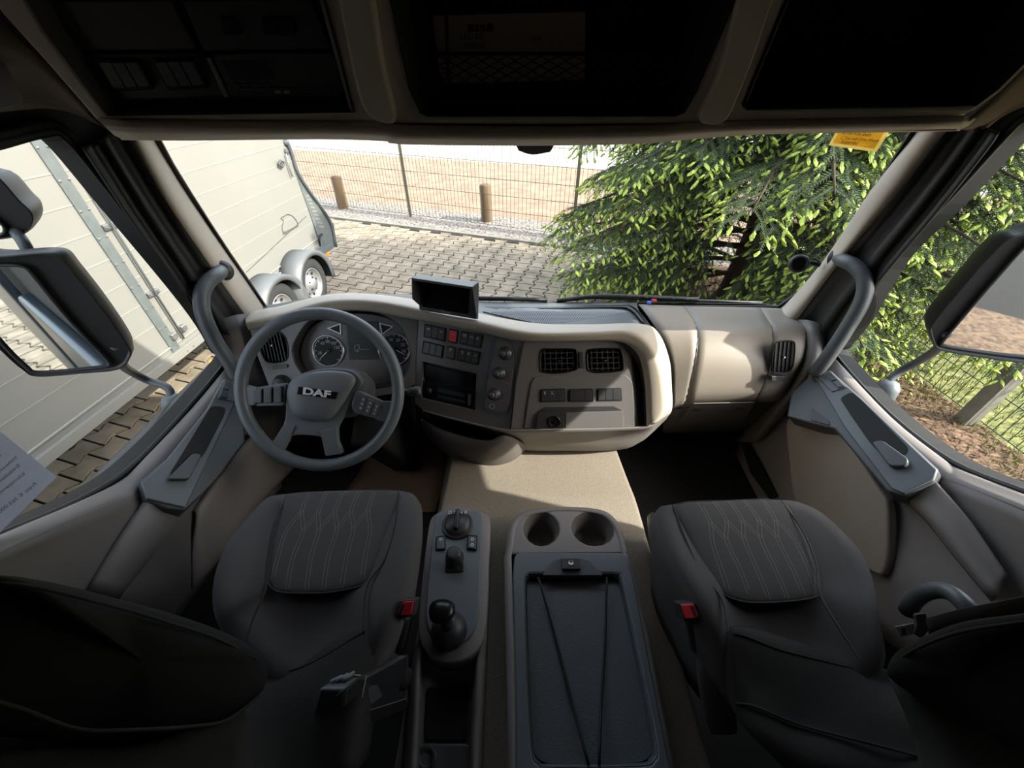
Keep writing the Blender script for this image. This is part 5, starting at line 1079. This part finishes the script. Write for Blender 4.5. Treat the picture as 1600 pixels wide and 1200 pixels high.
flat('ground_lawn', [(3.85, -8), (14, -8), (14, 9), (8, 8), (3.9, 6.5)], GZ+.012, 'grass', 'green lawn beyond the right fence')
# grass blades
rng = np.random.default_rng(3)
def blades(n, fx, name, label, hh=.07):
    vs = []; fs = []
    for k in range(n):
        x, y = fx(); a_ = rng.uniform(0, 6.28); h_ = hh*rng.uniform(.5, 1.3); w = .004; dx, dy = math.cos(a_)*w, math.sin(a_)*w; lx, ly = rng.uniform(-.03, .03, 2)
        i = len(vs); vs += [(x-dx, y-dy, GZ+.01), (x+dx, y+dy, GZ+.01), (x+lx, y+ly, GZ+.01+h_)]; fs.append((i, i+1, i+2))
    me = bpy.data.meshes.new(name); me.from_pydata(vs, [], fs); o = link(name, me, 'blade'); tag(o, label, 'grass', kind='stuff')
blades(26000, lambda: (rng.uniform(3.7, 8.5), rng.uniform(-.5, 6)), 'lawn_grass', 'tufts of green grass behind the right fence')
cl_ = [(rng.uniform(1.9, 3.8), rng.uniform(1.2, 4.2)) for _ in range(60)]
def fx():
    c_ = cl_[rng.integers(60)]; return c_[0]+rng.normal(0, .12), c_[1]+rng.normal(0, .12)
blades(5000, fx, 'weed_grass', 'loose grass tufts growing in the mulch bed', .05)
# mulch chips
vs = []; fs = []
for k in range(9000):
    x = rng.uniform(1.8, 3.9); y = rng.uniform(.3, 5.5); a_ = rng.uniform(0, 3.14); l = rng.uniform(.012, .035); w = l*.3; ca, sa = math.cos(a_), math.sin(a_); z = GZ+.012+rng.uniform(0, .012); i = len(vs); t_ = rng.uniform(-.01, .01)
    vs += [(x-ca*l-sa*w, y-sa*l+ca*w, z), (x+ca*l-sa*w, y+sa*l+ca*w, z+t_), (x+ca*l+sa*w, y+sa*l-ca*w, z+t_+.004), (x-ca*l+sa*w, y-sa*l-ca*w, z+.004)]; fs.append((i, i+1, i+2, i+3))
me = bpy.data.meshes.new('mulch'); me.from_pydata(vs, [], fs); tag(link('mulch_chips', me, 'soil'), 'scattered bark mulch chips on the bed under the tree', 'mulch', kind='stuff')
# fences
def post(p, h, m, label, grp, name='fence_post', s=.05):
    o = MB().box((p.x, p.y, GZ+h/2), s, s, h).build(name, m, None, bevel=.004); tag(o, label, 'post', grp); return o
def fence(A, B, h, sv, sh, label, grp, extra=.05):
    d = B-A; L = d.length; d.normalize(); m = MB(); n = int(L/sv); R = Matrix.Rotation(math.atan2(d.y, d.x), 3, 'Z')
    for k in range(n+1): m.box(A+d*min(k*sv, L)+V((0, 0, extra+h/2)), .005, .005, h, R)
    for k in range(int(h/sh)+1):
        m.box((A+B)/2+V((0, 0, extra+k*sh)), L, .006, .007, R)
    o = m.build('wire_fence', 'wire'); tag(o, label, 'fence', grp)
F1 = P(642, 339, Z=GZ); F2 = P(894, 372, Z=GZ); fd = (F2-F1); 
FP = [F1-fd, F1, F2, F2+fd, F2+fd*2]
pos = ['left', 'second', 'middle', 'right', 'far']
plab = ['olive metal fence post at the left, mostly behind the trailer', 'olive metal fence post left of centre, between the two wooden bollards', 'olive metal fence post beside the left edge of the tree', 'metal fence post hidden among the branches of the tree', 'metal fence post behind the tree at the right']
for p, lb in zip(FP, plab): post(p, 1.9, 'postm', lb, 'front fence posts')
flab = ['wire mesh fence panel behind the trailer and left bollard', 'wire mesh fence panel in the middle, behind the right bollard', 'wire mesh fence panel partly behind the tree', 'wire mesh fence panel at the far right behind the tree']
for k in range(4): fence(FP[k], FP[k+1], 1.8, .075, .26, flab[k], 'front fence panels')
RA = V((3.8, -2.2, GZ)); rr = [V((3.8, -1.2+2.5*k, GZ)) for k in range(4)]
rl = ['concrete fence post at the right, behind the side mirror', 'wire fence post right of the tree', 'wire fence post behind the right branches', 'wire fence post at the rear right']
for k, p in enumerate(rr):
    pass
for (x, y, lb) in ((3.80, 2.30, 'leaning look grey concrete fence post below the right side mirror'), (3.80, 5.2, 'grey concrete fence post behind the right branches of the tree'), (3.8, -.6, 'grey concrete fence post at the right beside the truck')):
    lb = lb.replace('leaning look ', ''); post(V((x, y, GZ)), 1.7, 'concrete', lb, 'right fence posts', s=.10)
for k, (y0, y1, lb) in enumerate(((-3.5, -.6, 'wire mesh fence panel at the right rear beside the truck'), (-.6, 2.3, 'wire mesh fence panel at the right, below the side mirror'), (2.3, 5.2, 'wire mesh fence panel behind the right side branches of the tree'), (5.2, 7.0, 'short wire mesh fence panel joining the front fence behind the tree'))):
    fence(V((3.88, y0, GZ)), V((3.88, y1, GZ)), 1.6, .06, .25, lb, 'right fence panels')
# bollards
for (x, y, lb, tl, ht) in ((531, 328, 'left weathered round wooden bollard behind the fence', .02, .62), (757, 349, 'right weathered round wooden bollard behind the fence', -.01, .66)):
    p = P(x, y, Z=GZ)+kn*.12; prof = [(.10, -.05), (.105, 0), (.10, ht*.5), (.103, ht-.02), (.09, ht), (.0, ht+.004)]
    o = MB().lathe(p, (tl, 0, 1), prof, 18).build('wooden_bollard', 'wood', None, True); tag(o, lb, 'bollard', 'wooden bollards by the fence')
# ---------------------------------------------------------------- trailer
tl = thing('horse_trailer', 'tall white plank sided trailer with grey mudguards parked left of the truck', 'trailer', (-2.7, 2.5, GZ))
tr0 = V((-2.90, -.6, 0)); tr1 = V((-2.52, 5.05, 0)); tdir = (tr1-tr0).normalized(); tn = V((tdir.y, -tdir.x, 0))   # +x side normal
TPl = Plane(tr0, tn)
zb, zt = -1.80, .55
def tp(s, z, h=0): return V((tr0.x, tr0.y, 0))+tdir*s+tn*h+V((0, 0, z))
Lt = (tr1-tr0).length
m = MB(); m.hexa([tp(0, zb), tp(Lt, zb), tp(Lt, zt), tp(0, zt)], [tp(0, zb, -1.9), tp(Lt, zb, -1.9), tp(Lt, zt, -1.9), tp(0, zt, -1.9)]); m.build('trailer_box', 'panel', tl, bevel=.01)
m = MB()
for k in range(1, 13):
    z = zb+.14+k*.17
    if z < zt: m.box(tp(Lt/2, z, .001), Lt, .004, .006, Matrix.Rotation(math.atan2(tdir.y, tdir.x), 3, 'Z'))
m.build('plank_joint', 'panel_line', tl)
RT = Matrix.Rotation(math.atan2(tdir.y, tdir.x), 3, 'Z')
def s_of(x, y):
    q = TPl.at(x, y); return (q-tr0).dot(tdir), q.z
def bx(name, s, z, ls, lz, th, m_, par=None, h=0, bev=.003): return MB().box(tp(s, z, h+th/2), ls, th, lz, RT).build(name, m_, par or tl, bevel=bev)
sS, _ = s_of(190, 420); bx('galvanised_strip', sS, (zb+zt)/2, .075, zt-zb, .012, 'galv')
for k in range(14):
    for e_ in (-.028, .028): MB().lathe(tp(sS+e_, zb+.1+k*.17, .012), tn, [(0, .008), (.007, .006), (.008, 0)], 8).build('bolt', 'steel', tl)
sD, _ = s_of(238, 460)
rod = MB().tube([tp(sD, zb+.12, .03), tp(sD, zt-.1, .03)], .007, 8).build('door_rod', 'galv', tl, True)
MB().tube([tp(sD+.03, zb+.12, .004), tp(sD+.03, zt, .004)], .003, 6).build('door_gap', 'panel_dark', tl)
for (px_, py_) in ((78, 222), (168, 353), (236, 458), (293, 544)):
    s_, z_ = s_of(px_, py_); hg = MB().box(tp(sD, z_, .012), .10, .024, .035, RT).build('hinge', 'steel', rod, bevel=.004)
    for e_ in (-.035, .035): MB().lathe(tp(sD+e_, z_, .024), tn, [(0, .008), (.009, .006), (.01, 0)], 8).build('hinge_bolt', 'galv', rod)
for (px_, py_) in ((267, 525), (282, 512)):
    s_, z_ = s_of(px_, py_); MB().box(tp(s_, z_, .02), .05, .04, .05, RT).build('door_latch', 'steel', tl, bevel=.008)
bx('bottom_rail', Lt/2, zb+.03, Lt, .07, .03, 'panel')
bx('bottom_rail', Lt/2, zb+.11, Lt, .012, .012, 'panel_line')
for (px_, py_) in ((326, 567),):
    s_, z_ = s_of(px_, py_); MB().lathe(tp(s_, z_, .03), tn, [(0, .02), (.022, .018), (.03, .006), (.03, 0)], 20).build('marker_lamp', 'orange', tl, True)
# lower body seam and side decoration
sw0 = 3.1
sA, zA = s_of(385, 425); sB, zB = s_of(478, 338)
MB().tube([tp(sA, zA, .003), tp(sB, zB, .003)], .004, 6, smooth=0).build('body_seam', 'panel_dark', tl)
MB().tube([TPl.at(x, y, .004) for x, y in ((466, 351), (462, 343), (456, 337), (449, 335), (444, 338), (439, 341), (443, 345), (441, 355), (443, 367))], .004, 6).build('horse_outline', 'panel_dark', tl, True)
text('side_lettering', 'Böckmann.com', TPl, (445, 367), (466, 354), 'panel_dark', tl, h=.003, ext=.001)
MB().tube([TPl.at(x, y, .03) for x, y in ((438, 251), (436, 257), (441, 260), (444, 254), (438, 251))], .012, 6).build('tie_ring', 'panel_dark', tl, True)
MB().tube([TPl.at(x, y, .03) for x, y in ((447, 240), (452, 262), (457, 276))], .010, 6).build('latch_bar', 'steel', tl, True)
for (x, y) in ((445, 223), (446, 237)): MB().lathe(TPl.at(x, y, .0), tn, [(.03, 0), (.03, .02), (.018, .03), (0, .03)], 12).build('latch_knob', 'panel_dark', tl, True)
# rear ramp frame at the far end (galvanised, slotted)
rp = [(449, 222), (456, 240), (470, 282), (497, 322), (522, 350), (526, 384), (516, 392), (502, 392), (498, 372), (480, 320), (462, 270)]
TE = Plane(tp(Lt+.02, 0, .0), tn)
rf = plate('ramp_frame', TE, rp, -.05, .01, 'galv', tl, bevel=.004)
for k in range(9):
    x0 = 477+k*2.6; y0 = 304+k*6; 
    plate('ramp_slot', TE, [(x0, y0), (x0+6+k*.3, y0+1), (x0+7+k*.3, y0+4), (x0+1, y0+3)], .01, .012, 'panel', rf, r=.004, bevel=0)
plate('step_plate', TE, [(500, 392), (518, 380), (524, 386), (506, 398)], .01, .10, 'galv', tl, bevel=.003)
MB().tube([TE.at(503, 366, .03), TE.at(499, 372, .05), TE.at(500, 384, .03)], .014, 8).build('jack_handle', 'dark', tl, True)
MB().lathe(TE.at(511, 396, .04), tn, [(0, .02), (.03, .018), (.035, 0)], 16).build('marker_lamp', 'orange', tl, True)
MB().tube([TE.at(x, y, .02) for x, y in ((447, 217), (457, 243), (466, 271), (484, 300), (504, 327), (518, 352), (525, 386))], .022, 8).build('ramp_edge', 'slate_d', tl, True)
# wheels and mudguards
Rw = .30
for (wx_, wy_, lab) in ((491, 436, 'far'), (443, 477, 'near')):
    q = Plane(tp(0, 0, .20), tn).at(wx_, wy_); s_ = (q-tr0).dot(tdir); c = tp(s_, GZ+Rw, .17)
    ty = MB().lathe(c, tn, [(Rw*.60, -.19), (Rw*.92, -.19), (Rw, -.16), (Rw*1.005, -.02), (Rw*.985, .0), (Rw*.93, .015), (Rw*.68, .02), (Rw*.62, .005), (Rw*.60, -.03)], 48).build('tyre', 'tyre', tl, True)
    hubw = MB().lathe(c, tn, [(Rw*.62, .004), (Rw*.60, .012), (Rw*.57, .0), (Rw*.53, -.03), (Rw*.36, -.045), (Rw*.30, -.01), (Rw*.22, -.005), (Rw*.2, .02), (0, .022)], 40).build('wheel_rim', 'rimm', ty, True)
    for j in range(8):
        a_ = j*math.pi/4; d_ = tdir*math.cos(a_)+V((0, 0, 1))*math.sin(a_)
        MB().lathe(c+d_*Rw*.44-tn*.036, tn, [(.018, .0), (.018, .004), (0, .004)], 10).build('rim_hole', 'dark', hubw)
    for j in range(5):
        a_ = j*math.pi*.4; d_ = tdir*math.cos(a_)+V((0, 0, 1))*math.sin(a_)
        MB().lathe(c+d_*Rw*.25-tn*.008, tn, [(.009, .0), (.009, .014), (0, .014)], 6).build('wheel_nut', 'dark', hubw)
    # mudguard: arch with depth
    arc = []; Rg = Rw+.09
    for k in range(17):
        a_ = math.pi*(-.06+1.12*k/16); arc.append((math.cos(a_)*Rg, math.sin(a_)*(Rg*.98)))
    rows = [[c+tdir*x+V((0, 0, z))+tn*h for x, z in arc] for h in (-.19, .08)]+[[c+tdir*x*.94+V((0, 0, z*.94))+tn*.075 for x, z in arc], [c+tdir*x*.86+V((0, 0, z*.86))+tn*.07 for x, z in arc]]
    loft('mudguard', rows, 'fender', tl, 2, 1, .01)
    MB().prism([c+tdir*x*.98+V((0, 0, z*.98))-tn*.2 for x, z in arc], tn*-.01).build('mudguard_inner', 'dark', tl)
# ---------------------------------------------------------------- spruce
TX, TY = 2.75, 4.35
tt = thing('spruce_tree', 'big spruce tree with bright green new shoots growing right in front of the truck', 'tree', (TX, TY, GZ))
MB().tube([(TX-.05, TY, GZ-.05), (TX, TY, GZ+.3), (TX+.03, TY, GZ+1.5), (TX, TY, GZ+4), (TX, TY, GZ+7)], [.27, .2, .17, .12, .02], 16).build('trunk', 'bark', tt, True)
rng = np.random.default_rng(11)
br = MB(); NV = []; NF = []; SV = []; SF = []
def unit(v): return v/ (np.linalg.norm(v)+1e-9)
def needles(p, d, L, w, n=9):
    # flat-ish twig with needles on both sides and on top
    d = unit(d); s = unit(np.cross(d, [0, 0, 1.0])+rng.normal(0, .15, 3)); u = np.cross(s, d)
    for k in range(n):
        t = (k+.5)/n; q = p+d*L*t; ww = w*(1-.5*t)*(.8+.4*rng.random())
        for sd in (s, -s, u*.8, ):
            tip = q+sd*ww+d*ww*.9; i = len(NV); b = d*.006
            NV.extend([tuple(q-b), tuple(q+b), tuple(tip)]); NF.append((i, i+1, i+2))
    i = len(NV); r = .0035
    NV.extend([tuple(p+s*r), tuple(p-s*r), tuple(p+d*L)]); NF.append((i, i+1, i+2))
def shoot(p, d, L, w):
    d = unit(d); s = unit(np.cross(d, [.1, .2, 1.0])); u = np.cross(s, d); i = len(SV); n = 6
    SV.append(tuple(p))
    for (t, r) in ((.25, .8), (.6, 1.0), (.88, .55)):
        for k in range(n):
            a_ = k*2*math.pi/n+t*2; rr_ = r*w*(1.15 if k % 2 else .8); SV.append(tuple(p+d*L*t+(s*math.cos(a_)+u*math.sin(a_)*.7)*rr_))
    SV.append(tuple(p+d*L))
    for k in range(n): SF.append((i, i+1+k, i+1+(k+1) % n)); SF.append((i+1+2*n+k, i+3*n+1, i+1+2*n+(k+1) % n))
    for lv in range(2):
        for k in range(n): SF.append((i+1+lv*n+k, i+1+(lv+1)*n+k, i+1+(lv+1)*n+(k+1) % n, i+1+lv*n+(k+1) % n))
camv = np.array([0, 0, 0.])
for b in range(230):
    h = .35+4.3*(b/230)**.9; az = b*2.39996+rng.uniform(-.2, .2)
    Lb = (2.2-.36*max(0, h-1.2))*rng.uniform(.8, 1.08)
    if h < .9: Lb *= .85
    dz_ = (az-math.atan2(-TY, -TX)+math.pi) % (2*math.pi)-math.pi
    if abs(dz_) < .32 and .3 < h < 1.9: continue
    o = np.array([TX, TY, GZ+h]); dr_ = np.array([math.cos(az), math.sin(az), 0])
    facing = dr_@unit(camv-o) > -.25
    pts = []
    for k in range(6):
        t = k/5; pts.append(o+dr_*Lb*t+np.array([0, 0, .18*t-.75*t*t+(.22*t**3)]))
    br.tube([V(p) for p in pts], [.03, .026, .02, .015, .010, .004], 6, smooth=2)
    nt_ = 20 if facing else 8
    for k in range(nt_):
        t = .22+.78*(k+rng.random()*.6)/nt_; f5 = min(t*5, 4.999); i0 = int(f5); p = pts[i0]*(1-(f5-i0))+pts[i0+1]*(f5-i0)
        for sgn in (-1, 1):
            sd = np.array([-dr_[1], dr_[0], 0])*sgn
            tl_ = (.50*(1-t)+.22)*rng.uniform(.7, 1.2); td = unit(sd*.85+dr_*.7+np.array([0, 0, -.28-rng.random()*.45]))
            q0 = p; seg_n = max(2, int(tl_/.11)) if facing else 2
            for s_i in range(seg_n):
                q1 = q0+td*(tl_/seg_n); td = unit(td+np.array([0, 0, -.12])+rng.normal(0, .06, 3))
                needles(q0, q1-q0, np.linalg.norm(q1-q0)*1.1, .036 if facing else .04, 8 if facing else 4)
                if facing:
                    for s2 in (-1, 1):
                        sd2 = unit(np.cross(td, [0, 0, 1.0])*s2+td*.8+np.array([0, 0, -.25])+rng.normal(0, .1, 3)); l2 = rng.uniform(.07, .14)
                        needles(q1, sd2, l2, .026, 6)
                        if rng.random() < (.30+.62*t**1.5): shoot(q1+sd2*l2*.9, sd2+rng.normal(0, .2, 3)+np.array([0, 0, -.15]), rng.uniform(.055, .095), rng.uniform(.011, .017))
                q0 = q1
            if rng.random() < (.9 if facing else .4): shoot(q0, td+rng.normal(0, .15, 3), rng.uniform(.06, .10), rng.uniform(.012, .018))
br.build('branches', 'bark', tt, True)
def fast(name, vs, fs, m_, par):
    me = bpy.data.meshes.new(name); me.from_pydata(vs, [], fs); return link(name, me, m_, par)
fast('needle_foliage', NV, NF, 'needle', tt); fast('new_shoots', SV, SF, 'shoot', tt)
print('tree', len(NF), len(SF), 'paver', len(pvo.data.polygons))
